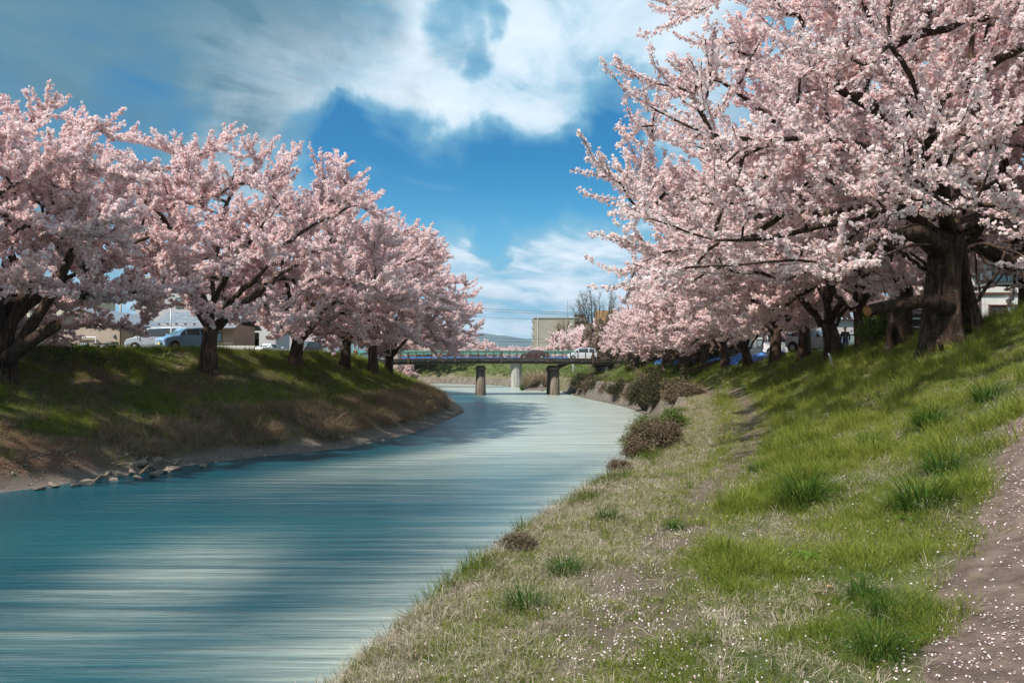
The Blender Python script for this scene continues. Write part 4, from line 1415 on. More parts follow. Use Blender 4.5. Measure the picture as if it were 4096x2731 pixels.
# ------------------------------------------------------------------ buildings
def window(parent, c, w, h, d=0.10, pane='pane', frame='dark_metal', split=1, axis='x', panes=None):
    """a framed window in a wall facing -y (axis x) : frame proud of the wall, glass set back"""
    cx, cy, cz = c
    f = MB()
    th = 0.06
    f.box((cx, cy, cz + h / 2 - th / 2), (w, d, th)); f.box((cx, cy, cz - h / 2 + th / 2), (w, d, th))
    f.box((cx - w / 2 + th / 2, cy, cz), (th, d, h - 2 * th)); f.box((cx + w / 2 - th / 2, cy, cz), (th, d, h - 2 * th))
    for k in range(1, split): f.box((cx - w / 2 + w * k / split, cy, cz), (th * .8, d * .9, h - 2 * th))
    o = f.part('window', M[frame], parent)
    for k in range(split):
        ww = w / split
        MB().box((cx - w / 2 + ww * (k + .5), cy + d * .1, cz), (ww - th * .9, d * .35, h - 2 * th)).part('pane', M[(panes[k] if panes else pane)], o)
    return o


def gabled_shed():
    D = 64.0
    t = thing('gabled_shed', 'beige panelled shed with a low gable, white drain pipe and two openings', 'building', (-34.6, D, 0.9))
    W, eave, apex = 3.12, 2.42, 3.62
    def zt(x): return apex - (apex - eave) * abs(x) / W
    n_ = 8
    for i in range(n_):
        x0, x1 = -W + 2 * W * i / n_ + .006, -W + 2 * W * (i + 1) / n_ - .006
        MB().prism([(x0, -1.2), (x1, -1.2), (x1, 2.385), (x0, 2.385)], 'y', 0, 0.12).part('wall_panel', M['beige_wall'], t)
        poly = [(x0, 2.40), (x1, 2.40), (x1, zt(x1)), (x0, zt(x0))]
        if x0 < 0 < x1: poly = [(x0, 2.40), (x1, 2.40), (x1, zt(x1)), (0, apex), (x0, zt(x0))]
        MB().prism(poly, 'y', 0, 0.12).part('wall_panel', M['beige_wall'], t)
    MB().prism([(-W, -1.2), (W, -1.2), (W, eave - .05), (0, apex - .06), (-W, eave - .05)], 'y', 0.13, 9).part('wall', M['beige_wall'], t)
    for s in (-1, 1):
        MB().prism([(s * (W + .30), eave - .16), (0, apex + .02), (0, apex + .15), (s * (W + .30), eave - .03)], 'y', -0.35, 9.3).part('roof', M['slate_roof'], t)
        MB().prism([(s * (W + .31), eave - .24), (0, apex - .04), (0, apex + .01), (s * (W + .31), eave - .165)], 'y', -0.37, -0.30).part('barge_board', M['brown_trim'], t)
    window(t, (-1.52, -.03, .45), 1.55, .92, panes=['dark_open', 'curtain_pane'], split=2, frame='brown_trim')
    d = MB().box((.18, -.03, .38), (.74, .10, 1.1)).part('door', M['brown_trim'], t)
    MB().box((.18, -.06, .36), (.58, .08, 1.02)).part('pane', M['curtain_pane'], d)
    MB().tube([(-.35, -.16, 1.32), (1.16, -.16, 1.32), (1.24, -.16, 1.24), (1.24, -.16, -.4)], .055, 10).part('drain_pipe', M['white_plastic'], t)
    MB().tube([(2.62, -.01, 1.46), (2.62, -.14, 1.46)], [.16, .10], 16).part('vent_hood', M['grey_metal'], t)
    MB().box((2.45, -.02, .55), (.95, .06, .85)).part('recess', M['dark_open'], t)
    MB().box((2.2, -.06, .55), (.45, .06, .82)).part('sliding_panel', M['grey_metal'], t)
    MB().tube([(W + .02, -.08, -.9), (W + .02, -.08, eave - .2)], .045, 8).part('downpipe', M['brown_trim'], t)
    b = thing('storage_box', 'grey metal storage box in front of the beige shed', 'box', (-32.4, 63.0, 0.95))
    MB().box((0, 0, .33), (1.05, .5, .78)).part('cabinet', M['grey_wall'], b, bevel=.02)
    MB().box((0, -.02, .75), (1.14, .58, .05)).part('lid', M['brown_trim'], b)


gabled_shed()


def slate_house():
    t = thing('slate_roofed_house', 'low building with a long blue-grey slate roof and snow guards behind the parked cars', 'house', (-28.7, 72, 0.9))
    MB().box((0, 3, 1.2), (7.0, 6, 3.2)).part('wall', M['beige_wall'], t)
    R_ = 11
    for i in range(R_):                      # courses of slates, each a strip lapping the next
        y0, y1 = -0.7 + 4.2 * i / R_, -0.7 + 4.2 * (i + 1) / R_ + .06
        z0, z1 = 2.42 + 1.7 * i / R_, 2.42 + 1.7 * (i + 1) / R_
        MB().add([(-3.9, y0, z0 + .05), (3.9, y0, z0 + .05), (3.9, y1, z1 + .02), (-3.9, y1, z1 + .02), (-3.9, y0, z0), (3.9, y0, z0), (3.9, y1, z1 - .03), (-3.9, y1, z1 - .03)],
                 [(0, 1, 2, 3), (7, 6, 5, 4), (0, 4, 5, 1), (1, 5, 6, 2), (2, 6, 7, 3), (3, 7, 4, 0)]).part('slate_course', M['slate_roof'], t)
    MB().add([(-3.9, 3.5, 4.1), (3.9, 3.5, 4.1), (3.9, 7, 2.5), (-3.9, 7, 2.5)], [(0, 1, 2, 3)]).part('roof', M['slate_roof'], t)
    g = MB().box((0, 0, 0), (.16, .12, .14)).mesh('snow_guard', M['dark_metal'])
    for i in range(9): obj('snow_guard', g, t, (-3.2 + .8 * i, -.15, 2.80))
    MB().box((0, -.78, 2.36), (7.9, .12, .12)).part('gutter', M['brown_trim'], t)
    window(t, (1.8, -.04, 1.6), 1.4, .8, split=2)


slate_house()


def block(name, label, cat, x0, x1, D, depth, z0, z1, wall, roof=None, roof_h=0.0, over=0.35):
    t = thing(name, label, cat, ((x0 + x1) / 2, D, z0))
    w, h = x1 - x0, z1 - z0
    MB().box((0, depth / 2, h / 2 - .4), (w, depth, h + .8)).part('wall', M[wall], t)
    if roof:
        if roof_h <= 0.25:
            MB().box((0, depth / 2, h + .1), (w + 2 * over, depth + 2 * over, .2)).part('roof', M[roof], t)
        else:
            MB().prism([(-over, h - .02), (depth + over, h - .02), (depth / 2, h + roof_h)], 'x', -w / 2 - over, w / 2 + over).part('roof', M[roof], t)
    return t, w, h


def cream_house():
    t, w, h = block('cream_house', 'two-storey cream clad house behind the leaning cherry at the left edge', 'house', -56, -45.4, 82, 9, .9, 7.5, 'cream_wall', 'slate_roof', 1.2)
    for i in range(16): MB().box((-w / 2 + .35 + i * (w - .7) / 15, -.015, h / 2), (.03, .03, h)).part('cladding_batten', M['cream_wall'], t)
    MB().box((0, -.04, 3.6), (w, .06, .10)).part('belt_course', M['white_paint'], t)
    window(t, (2.6, -.06, 4.6), 1.0, 1.1, pane='glass_dark'); window(t, (-1.5, -.06, 4.6), 1.6, 1.2, split=2); window(t, (-4, -.06, 4.6), 1.2, 1.2, split=2)
    window(t, (4.0, -.06, 1.2), 1.9, 1.3, pane='dark_open'); window(t, (-.5, -.06, 1.4), 1.7, 1.2, split=2)
    for x in (-.1, 1.1): MB().tube([(x, -.12, -.3), (x, -.12, h)], .06, 8).part('downpipe', M['grey_metal'], t)
    MB().box((3.5, -.5, 2.9), (2.4, 1.0, .10)).part('canopy', M['dark_metal'], t)


cream_house()


def balcony_house():
    t, w, h = block('balcony_house', 'white house with a slanting eave and laundry on its balcony, behind the slate roof', 'house', -44.5, -37.5, 99, 8, .9, 8.0, 'white_wall')
    MB().prism([(-4.3, 7.3), (4.3, 9.4), (4.3, 9.62), (-4.3, 7.52)], 'y', -1.3, 8.4).part('roof', M['white_paint'], t)
    MB().box((0.6, -.75, 4.2), (5.8, 1.5, .15)).part('balcony_floor', M['grey_wall'], t)
    MB().box((0.6, -1.46, 4.75), (5.8, .06, .10)).part('balcony_rail', M['dark_metal'], t)
    bar = MB().box((0, -1.46, 4.5), (.04, .04, .5)).mesh('baluster', M['dark_metal'])
    for i in range(15): obj('baluster', bar, t, (-2.2 + .4 * i, 0, 0))
    window(t, (-.6, -.05, 5.4), 1.8, 1.9, split=2, pane='glass_dark'); window(t, (2.2, -.05, 5.4), 1.6, 1.9, split=2)
    window(t, (0, -.05, 2.0), 2.0, 1.2, split=2)
    for i, m_ in enumerate(('denim', 'white_plastic', 'crimson_cloth', 'grey_cloth')):
        o = MB().box((0, 0, -.42), (.36, .04, .85)).part('hung_laundry', M[m_])
        o.location = (-41 + 1.1 + .5 * i, 97.7, 6.6)
        set_custom(o, ('navy', 'white', 'crimson', 'grey')[i] + ' garment drying on the balcony of the white house', 'laundry', 'laundry on the balcony')


balcony_house()


def garage_building():
    t = thing('garage_building', 'grey concrete building with two open garage bays behind the white saloon car', 'building', (-36.5, 96, 0.9))
    z = 9.5
    xs = [(-9, -0.6), (1.95, 3.2), (6.0, 8.0)]
    for a, b in xs: MB().box(((a + b) / 2, 3, z / 2 - .5), (b - a, 6, z + 1)).part('wall', M['grey_wall'], t)
    MB().box((.675, 3, 2.35 + 3.6), (2.55, 6, 7.2)).part('lintel_wall', M['grey_wall'], t)
    MB().box((4.6, 3, 3.0 + 3.25), (2.8, 6, 6.5)).part('lintel_wall', M['grey_wall'], t)
    MB().box((3.5, 5.7, 1.5), (8.5, .3, 4)).part('back_wall', M['dark_open'], t)
    MB().box((4.6, .9, 2.55), (2.78, .12, .55)).part('roller_shutter', M['brown_trim'], t)
    MB().box((0, 3, z + .15), (18.2, 6.6, .3)).part('parapet', M['pale_concrete'], t)
    for x in (-6.5, -3.2, 1.2, 5.0): window(t, (x, -.05, 6.6), 1.8, 1.2, split=2)
    w = thing('low_wall', 'low white concrete wall in front of the red hatchback', 'wall', (-24.6, 70, 0.95))
    for i in range(3): MB().box((-1.3 + 1.32 * i, 0, .35), (1.31, .18, .8)).part('wall_panel', M['white_wall'], w)


garage_building()


def mauve_house():
    t, w, h = block('mauve_house', 'pale mauve rendered house with white-framed windows behind the long cherry limb', 'house', -34, -26.0, 121, 8, .9, 7.2, 'mauve_wall', 'slate_roof', 1.3)
    window(t, (-.4, -.06, 5.0), 1.3, 1.1, split=2, frame='white_paint', pane='glass_dark'); window(t, (1.9, -.06, 4.6), .6, .6, frame='white_paint', pane='glass_dark')
    window(t, (1.2, -.06, 1.7), 1.7, 1.2, split=2, frame='white_paint'); window(t, (-2.5, -.06, 1.6), 1.5, 1.2, split=2, frame='white_paint')
    for i in range(7): MB().box((0, -.012, .9 + .9 * i), (w, .02, .015)).part('siding_joint', M['white_paint'], t)
    t, w, h = block('brown_roofed_house', 'small house with a brown tiled roof beyond the walker', 'house', -27.5, -21.5, 150, 6, .5, 2.7, 'beige_wall', 'brown_trim', 1.0)
    window(t, (0, -.05, 1.3), 1.4, 1.0, split=2)
    s = thing('teal_sheet', 'crumpled teal sheet lying over a heap past the walker', 'sheet', at(1440, 121))
    mb = MB()
    V = []
    for i in range(9):
        for j in range(7):
            x, y = -1 + i * .25, -.7 + j * .23
            V.append((x, y, 1.25 * math.exp(-(x * x * 1.1 + y * y * 2)) * (0.9 + .25 * math.sin(5 * x + 3 * y))))
    mb.add(V, [(i * 7 + j, i * 7 + j + 1, (i + 1) * 7 + j + 1, (i + 1) * 7 + j) for i in range(8) for j in range(6)])
    mb.part('sheet', M['teal_tarp'], s, True)


mauve_house()


def apartment():
    D = 300.0
    t = thing('apartment_building', 'tall beige apartment block end wall with patchy repainting and a roof mast', 'building', (16.6, D, 0))
    MB().box((-.6, 10, 8.6), (15.4, 20, 18.0)).part('wall', M['taupe_wall'], t)
    MB().box((9.2, 11.5, 8.4), (4.2, 17, 17.4)).part('stair_wall', M['taupe_wall'], t)
    for k in range(6):
        z = 3.0 + 2.75 * k
        MB().box((9.2, 1.6, z + 1.2), (4.0, 2.8, .18)).part('balcony_floor', M['taupe_wall'], t)
        MB().box((9.2, .25, z + .35), (4.0, .12, 1.2)).part('balcony_wall', M['taupe_wall'], t)
        MB().box((9.2, 2.95, z + 1.9), (3.9, .1, 1.3)).part('balcony_opening', M['dark_open'], t)
        MB().box((-8.6, 4, z + .2), (.7, 6, 1.0)).part('end_balcony', M['taupe_wall'], t)
        if k in (0, 1, 3, 4, 5): MB().tube([(5.6, -.05, z + 1.2), (5.6, -.35, z + 1.2)], [.36, .28], 12).part('wall_lamp', M['white_paint'], t)
    MB().box((0, 10, 17.75), (17, 20.4, .35)).part('parapet', M['taupe_wall'], t)
    for z in (18.5, 19.2, 19.9): MB().box((1.0, 1.0, z), (14, .09, .09)).part('roof_rail', M['grey_metal'], t)
    p = MB().box((0, 1.0, 18.9), (.1, .1, 2.1)).mesh('rail_post', M['grey_metal'])
    for i in range(15): obj('rail_post', p, t, (-6 + i, 0, 0))
    MB().tube([(4.7, 5, 17.8), (4.7, 5, 25.2)], [.14, .05], 6).part('mast', M['grey_metal'], t)
    MB().tube([(-6.9, -.12, 0), (-6.9, -.12, 17.6)], .09, 8).part('drain_pipe', M['white_paint'], t)
    w = thing('orange_apartment_wing', 'orange-brown apartment wing and tower behind the tall bare tree', 'building', (35, D + 8, 0))
    MB().box((-9.6, 6, 8.5), (3.0, 12, 17.6)).part('corner_pier', M['orange_wall'], w)
    MB().box((2, 8, 8.1), (21, 12, 16.6)).part('wall', M['orange_wall'], w)
    MB().box((2.5, 10, 10.6), (8.0, 9, 21.8)).part('tower', M['orange_wall'], w)
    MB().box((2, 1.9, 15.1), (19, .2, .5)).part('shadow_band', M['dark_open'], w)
    for k in range(4): MB().box((2, 1.9, 12.2 - 2.8 * k), (19, .2, 1.2)).part('window_band', M['pane'], w)


apartment()
for x0, x1, D, z1, lab in ((-11, -2.4, 420, 9.5, 'small pale rooftop with a thin mast far beyond the bridge'), (11, 17, 330, 5.6, 'low grey block at the foot of the apartment building')):
    t, w, h = block('distant_building', lab, 'building', x0, x1, D, 8, 0.2, z1, 'white_wall', 'pale_concrete', .2)
    for k in range(3): window(t, (-w / 3 + k * w / 3, -.05, h * .7), 1.4, 1.2, split=2)
    if D > 400:
        MB().tube([(-1, 3, h), (-1, 3, h + 6)], [.12, .04], 6).part('mast', M['grey_metal'], t)
        for i in range(8): MB().box((-3 + i, .2, h + .9), (.1, .1, 1.4)).part('rail_post', M['dark_metal'], t)


def right_house():
    D = 45.0
    t = thing('white_house', 'two-storey white clad house with a brown belt, behind the great cherry on the right', 'house', (31, D, 1.2))
    MB().box((0, 4, 2.3), (10.2, 8, 5.2)).part('wall', M['white_wall'], t)
    for i in range(6): MB().box((-5.1 + 1.7 * i + .85, -.008, 2.3), (.02, .016, 5.1)).part('siding_joint', M['grey_wall'], t)
    MB().box((0, -.05, 2.83), (10.3, .08, .14)).part('belt_board', M['brown_trim'], t)
    MB().box((0, 3.9, 4.98), (11.4, 9.4, .16)).part('eave', M['brown_trim'], t)
    MB().prism([(-.9, 5.06), (8.9, 5.06), (4, 6.8)], 'x', -5.8, 5.8).part('roof', M['slate_roof'], t)
    window(t, (-3.0, -.06, 3.95), 1.55, .95, split=2)
    window(t, (-3.05, -.06, 1.45), 2.0, 1.5, split=2, panes=['dark_open', 'pane'], frame='brown_trim')
    window(t, (1.5, -.06, 3.95), 1.6, .95, split=2); window(t, (1.8, -.06, 1.5), 1.8, 1.2, split=2)
    a = MB().box((-2.9, -.2, 2.42), (.30, .30, .26)).part('vent_box', M['white_plastic'], t, bevel=.02)
    MB().tube([(-4.6, -.10, 0), (-4.6, -.10, 4.9)], .045, 8).part('downpipe', M['brown_trim'], t)
    P = [(-5.0 + i * .5, -.35, 2.22 - .05 * math.sin(i * .5)) for i in range(21)]
    MB().tube(P, .012, 5).part('cable', M['crimson_cloth'], t)


right_house()


def porch():
    D = 40.0
    b = spot(3685, 1330, D); b.z = H(b.x, D)
    t = thing('wooden_porch', 'dark timber porch with a white beam, glimpsed between the two nearest right trunks', 'porch', b)
    MB().box((0, 2.0, .8), (2.6, .12, 2.6)).part('back_wall', M['brown_trim'], t)
    MB().prism([(-.3, 1.60), (2.2, 2.0), (2.2, 2.1), (-.3, 1.70)], 'x', -1.5, 1.4).part('roof', M['brown_trim'], t)
    MB().box((0, -.2, 1.48), (2.6, .08, .08)).part('beam', M['white_paint'], t)
    for x in (-1.2, 1.2): MB().box((x, -.2, .45), (.07, .07, 2.0)).part('post', M['white_paint'], t)
    MB().box((.5, 1.2, .4), (.8, .5, .7)).part('cupboard', M['wood_step'], t)
    r = thing('drying_rack', 'white drying rack with towels in front of the timber porch', 'drying rack', b + Vector((-.55, -.9, 0)))
    for x in (-.55, .45): MB().tube([(x, 0, -.1), (x, 0, 1.05)], .018, 6).part('upright', M['white_plastic'], r)
    for z in (1.02, .55): MB().tube([(-.65, 0, z), (.6, 0, z)], .014, 6).part('bar', M['white_plastic'], r)
    for i, (x, m_, lab) in enumerate(((-.35, 'grey_cloth', 'pale grey towel folded over the white drying rack'), (.15, 'tan_cloth', 'tan towel folded over the white drying rack'))):
        o = MB().box((0, 0, -.2), (.34, .05, .42)).part('towel', M[m_]); o.location = b + Vector((-.55 + x, -.93, .56))
        set_custom(o, lab, 'towel')
    tb = thing('folding_table', 'white folding table with splayed legs beside the great cherry trunk', 'table', b + Vector((.35, -1.6, 0)))
    MB().box((-.1, 0, .50), (.75, .45, .05)).part('tabletop', M['white_plastic'], tb, bevel=.01)
    for s in (-1, 1):
        for y in (-.18, .18): MB().tube([(-.1 + s * .12, y, .48), (-.1 + s * .30, y, -.15)], .02, 6).part('leg', M['white_plastic'], tb)
    c = MB()
    c.tube([(-.35, 0, 0), (-.1, 0, .05), (.15, 0, .11), (.42, 0, .16)], [.05, .13, .11, .03], 10)
    o = c.part('cloth_bundle', M['white_plastic'], None, True); o.location = b + Vector((.68, -1.6, .60))
    set_custom(o, 'white cloth bundle lying on the folding table', 'cloth')
    s = thing('clothes_rail', 'clothes rail with white garments against the great cherry trunk', 'clothes rail', b + Vector((1.0, -.8, 0)))
    MB().tube([(-.25, 0, 1.22), (.5, -.1, 1.30)], .014, 6).part('bar', M['white_plastic'], s)
    for x in (-.2, .45): MB().tube([(x, 0, -.1), (x, -.02, 1.26)], .016, 6).part('upright', M['grey_metal'], s)
    for i, x in enumerate((-.12, .08, .28)):
        o = MB().prism([(-.11, 0), (.11, 0), (.07, .52), (-.07, .52)], 'y', -.03, .03).part('garment', M[('grey_cloth', 'denim', 'white_plastic')[i]])
        o.location = b + Vector((1.0 + x, -.82, .66)); set_custom(o, ('pale grey shirt', 'blue jeans', 'white towel')[i] + ' hanging from the clothes rail', 'laundry', 'laundry on the clothes rail')


porch()


def white_shed():
    t, w, h = block('white_shed', 'long white walled shed behind the blue tarpaulins on the right bank', 'building', 23.2, 31.0, 88, 5, .5, 3.7, 'white_wall', 'slate_roof', .22)
    MB().box((2.9, -.04, 1.2), (1.5, .08, 1.9)).part('doorway', M['dark_open'], t)
    MB().box((-1.5, -.04, h * .5), (.05, .05, h)).part('corner_trim', M['green_rail'], t)
    window(t, (.6, -.05, 1.9), 1.4, .9, split=2)
    f = thing('handrail', 'thin grey handrail in front of the white shed', 'railing', (24.5, 84.5, .9))
    MB().tube([(-2.2, 0, .55), (2.6, 0, 1.0)], .03, 6).part('rail', M['grey_metal'], f); MB().tube([(-2.2, 0, .15), (2.6, 0, .6)], .025, 6).part('rail', M['grey_metal'], f)
    for i in range(5):
        x = -2.2 + 1.2 * i
        MB().tube([(x, 0, -.8), (x, 0, .55 + .094 * (x + 2.2))], .03, 6).part('post', M['grey_metal'], f)
    b = thing('brick_shed', 'low brown shed with a dark doorway left of the white shed', 'building', (20.8, 96, .3))
    MB().box((0, 2, 1.2), (4.0, 4, 2.8)).part('wall', M['wood_step'], b)
    MB().box((0, 2, 2.7), (4.6, 4.6, .2)).part('roof', M['brown_trim'], b)
    MB().box((.6, -.04, .9), (1.2, .08, 1.8)).part('doorway', M['dark_open'], b)


white_shed()
for x0, x1, D, z1, wl, rf, rh, lab in ((23.6, 30.5, 68, 3.9, 'grey_wall', 'slate_roof', 1.2, 'grey rendered house behind the silver hatchback on the right bank'), (31.5, 38.5, 76, 5.6, 'cream_wall', 'brown_trim', 1.3, 'cream house with a brown roof behind the person in jeans'),
                                       (24.5, 33, 112, 4.6, 'white_wall', 'slate_roof', 1.1, 'white house far behind the blue tarpaulins'), (21.5, 31, 150, 4.8, 'beige_wall', 'brown_trim', 1.2, 'beige house beyond the right end of the bridge')):
    t, w, h = block('house', lab, 'house', x0, x1, D, 7, .6, z1, wl, rf, rh)
    for q in (-.28, .22): window(t, (w * q, -.05, 1.4), 1.7, 1.3, split=2)
    if h > 4.2:
        for q in (-.28, .22): window(t, (w * q, -.05, 3.6), 1.6, 1.0, split=2)
    MB().tube([(w * .46, -.1, -.3), (w * .46, -.1, h)], .05, 8).part('downpipe', M['brown_trim'], t)


# ------------------------------------------------------------------ posts, wires, stairs, sheets
def pole(name, label, cat, loc, h, r0, r1, mtl, arm=False):
    t = thing(name, label, cat, loc)
    MB().tube([(0, 0, -.5), (0, 0, h)], [r0, r1], 10).part('shaft', M[mtl], t, True)
    if arm:
        for z in (h - .4, h - 1.2): MB().box((0, 0, z), (1.8, .09, .09)).part('crossarm', M['grey_metal'], t)
        for z in (h - .33, h - 1.13):
            for x in (-.7, 0, .7): MB().tube([(x, 0, z), (x, 0, z + .2)], .05, 6).part('insulator', M['white_plastic'], t)
    return t


P1 = at(480, 104); pole('utility_pole', 'grey utility pole rising behind the slate roof on the left', 'utility pole', P1, 9.6, .17, .12, 'pale_concrete', True)
P0 = Vector((-75, 112, .4)); pole('utility_pole', 'utility pole standing off beyond the cream house', 'utility pole', P0, 9.6, .17, .12, 'pale_concrete', True)
lp = pole('street_lamp', 'slim grey street lamp between the silver minivan and the balcony house', 'street lamp', at(682, 62), 3.7, .06, .045, 'grey_metal')
MB().box((.15, -.1, 3.72), (.5, .2, .1)).part('lamp_head', M['grey_metal'], lp)
pl = Vector((-34, 176, .4)); pr = Vector((41, 180, .3))
pole('utility_pole', 'utility pole hidden among blossom at the left end of the wires over the bridge', 'utility pole', pl, 13.8, .19, .13, 'pale_concrete', True)
pole('utility_pole', 'utility pole hidden among blossom at the right end of the wires over the bridge', 'utility pole', pr, 13.8, .19, .13, 'pale_concrete', True)


def wire(a, b, sag, label, r=.022):
    P = [Vector(a).lerp(Vector(b), i / 24) - Vector((0, 0, sag * 4 * (i / 24) * (1 - i / 24))) for i in range(25)]
    o = MB().tube(P, r, 4).part('power_line', M['dark_metal'])
    set_custom(o, label, 'power line', 'overhead power lines')


for za, zb, y, lab in ((14.2, 11.4, 0, 'topmost overhead wire across the sky above the bridge'), (13.7, 11.0, .7, 'second overhead wire from the top above the bridge'), (12.2, 9.7, 0, 'third overhead wire from the top above the bridge'),
                       (7.1, 5.9, 0, 'second lowest overhead wire just above the bridge rail'), (6.4, 5.2, .7, 'lowest overhead wire just above the bridge rail')):
    wire((pl.x, pl.y + y, za), (pr.x, pr.y + y, zb), .7, lab, .03)
for z, lab in ((9.5, 'upper overhead wire behind the blossom left of the slate roof'), (8.7, 'middle overhead wire behind the blossom left of the slate roof'), (8.0, 'lower overhead wire behind the blossom left of the slate roof')):
    wire((P0.x, P0.y, z), (P1.x, P1.y, z + .5), .3, lab, .02)
    wire((P1.x, P1.y, z + .5), (-22, 150, z + 1.2), .5, lab.replace('left of the slate roof', 'right of the grey pole'), .02)


def stairs():
    a = ground_hit(2738, 1503); b = ground_hit(2885, 1448)
    t = thing('wooden_stairs', 'weathered wooden stairs climbing the right bank to the blue sheets', 'stairs', a)
    d = b - a; n_ = 12
    side = Vector((-d.y, d.x, 0)).normalized()
    ang = math.atan2(d.y, d.x)
    for i in range(n_):
        p = d * ((i + .5) / n_)
        z = H(a.x + p.x, a.y + p.y) - a.z
        R3 = Matrix.Rotation(ang, 3, 'Z')
        MB().box((p.x, p.y, z + .10), (.10, 1.5, .24), 0, R3).part('riser', M['wood_step'], t)
        MB().box((p.x + d.x / n_ * .5, p.y + d.y / n_ * .5, z + .14), (d.length / n_ * .9, 1.4, .05), 0, R3).part('tread', M['path_soil'], t)
    for s in (-1, 1):
        P = []
        for i in range(9):
            q = a + d * (i / 8) + side * (.8 * s)
            P.append((q.x - a.x, q.y - a.y, H(q.x, q.y) - a.z + .16))
        MB().tube(P, .07, 6).part('stringer', M['wood_step'], t)


stairs()


def tarp(pts, h, label, seed):
    r = np.random.default_rng(seed)
    L = catmull(pts, 0.35)
    a = Vector((*L[0], H(*L[0])))
    t = thing('blue_tarpaulin', label, 'tarpaulin', a, group='blue tarpaulins laid along the right bank')
    prof = [(-.8, .02), (-.6, .6), (-.3, 1.0), (.1, .85), (.5, .9), (.9, .5), (1.1, .03)]
    tan = np.gradient(L, axis=0); tan /= np.linalg.norm(tan, axis=1)[:, None]
    V = []
    for i, p in enumerate(L):
        n_ = np.array([tan[i][1], -tan[i][0]])
        hh = h * (.45 + .9 * vnoise(np.array([i * .33]), np.array([seed * 1.7]))[0])
        for j, (u, v) in enumerate(prof):
            q = p + n_ * u * .8
            V.append((q[0] - a.x + r.normal(0, .03), q[1] - a.y + r.normal(0, .03), H(*q) - a.z + v * hh + r.normal(0, .03) + .02))
    m_ = len(prof)
    MB().add(V, [(i * m_ + j, i * m_ + j + 1, (i + 1) * m_ + j + 1, (i + 1) * m_ + j) for i in range(len(L) - 1) for j in range(m_ - 1)]).part('sheet', M['tarp'], t, True)


def lv(px, D): return tuple(at(px, D))[:2]


tarp([lv(2640, 104), lv(2700, 98), lv(2745, 93), lv(2805, 86)], .55, 'long blue tarpaulin strip left of the stair top', 1)
tarp([lv(2832, 82), lv(2860, 79), lv(2888, 77)], .5, 'short blue tarpaulin at the head of the wooden stairs', 2)
tarp([lv(2922, 73), lv(2955, 70.5), lv(2990, 68)], .65, 'heaped blue tarpaulin between the two trunks right of the stairs', 3)
tarp([lv(3012, 66.5), lv(3060, 64), lv(3100, 62.5), lv(3155, 60.5)], .5, 'blue tarpaulin stretching right towards the white van', 4)


def stake():
    b = ground_hit(3334, 1476)
    t = thing('sign_stake', 'leaning white wooden stake with a narrow notice board on the grass slope', 'sign', b)
    R3 = Matrix.Rotation(math.radians(-17), 3, 'Y')
    MB().box(R3 @ Vector((0, 0, .30)), (.055, .03, .75), 0, R3).part('post', M['white_paint'], t)
    MB().box(R3 @ Vector((0, -.025, .46)), (.10, .015, .26), 0, R3).part('board', M['white_paint'], t)


stake()
t = thing('white_marker_pole', 'white pole with a curved pipe on the bank beyond the bridge', 'pole', at(2292, 150))
MB().tube([(0, 0, -.4), (0, 0, 2.4)], .07, 8).part('shaft', M['white_paint'], t)
MB().tube([(0, 0, 1.0), (.25, 0, 1.1), (.55, 0, .9), (.65, 0, .1)], .05, 8).part('curved_pipe', M['grey_metal'], t)
MB().box((-.16, 0, .5), (.14, .14, 1.0)).part('black_box', M['dark_metal'], t)
t = thing('barrier_post', 'orange and white banded post behind the blue tarpaulin', 'post', at(3114, 70))
for k in range(6): MB().tube([(0, 0, .28 * k), (0, 0, .28 * k + .278)], .06, 8).part('band', M['orange_wall' if k % 2 else 'white_paint'], t)
for i, (px, py, s, lab) in enumerate(((1583, 1676, .17, 'white plastic tub lying on the left grass slope'), (1362, 1758, .16, 'pale plastic scrap on the gravel shore of the left bank'), (2637, 1600, .14, 'pale scrap caught at the foot of the dark bush'))):
    p = ground_hit(px, py)
    o = MB().prism([(-s, 0), (s, 0), (s * .8, s * 1.2), (-s * .8, s * 1.1)], 'y', -s * .7, s * .7).part('plastic_litter', M['white_plastic'], bevel=.02)
    o.location = p; o.rotation_euler = (.3, .2, i); set_custom(o, lab, 'litter')


# ------------------------------------------------------------------ people
def skin_body(name, joints, edges, mtl, parent, sub=2):
    me = bpy.data.meshes.new(name)
    me.from_pydata([j[0] for j in joints], edges, [])
    me.materials.append(M[mtl])
    o = obj(name, me, parent)
    sk = o.modifiers.new('skin', 'SKIN'); sk.use_smooth_shade = True
    for v, j in zip(me.skin_vertices[0].data, joints):
        v.radius = j[1] if hasattr(j[1], '__len__') else (j[1], j[1])
    me.skin_vertices[0].data[0].use_root = True
    ss = o.modifiers.new('subdivide', 'SUBSURF'); ss.levels = sub; ss.render_levels = sub
    return o


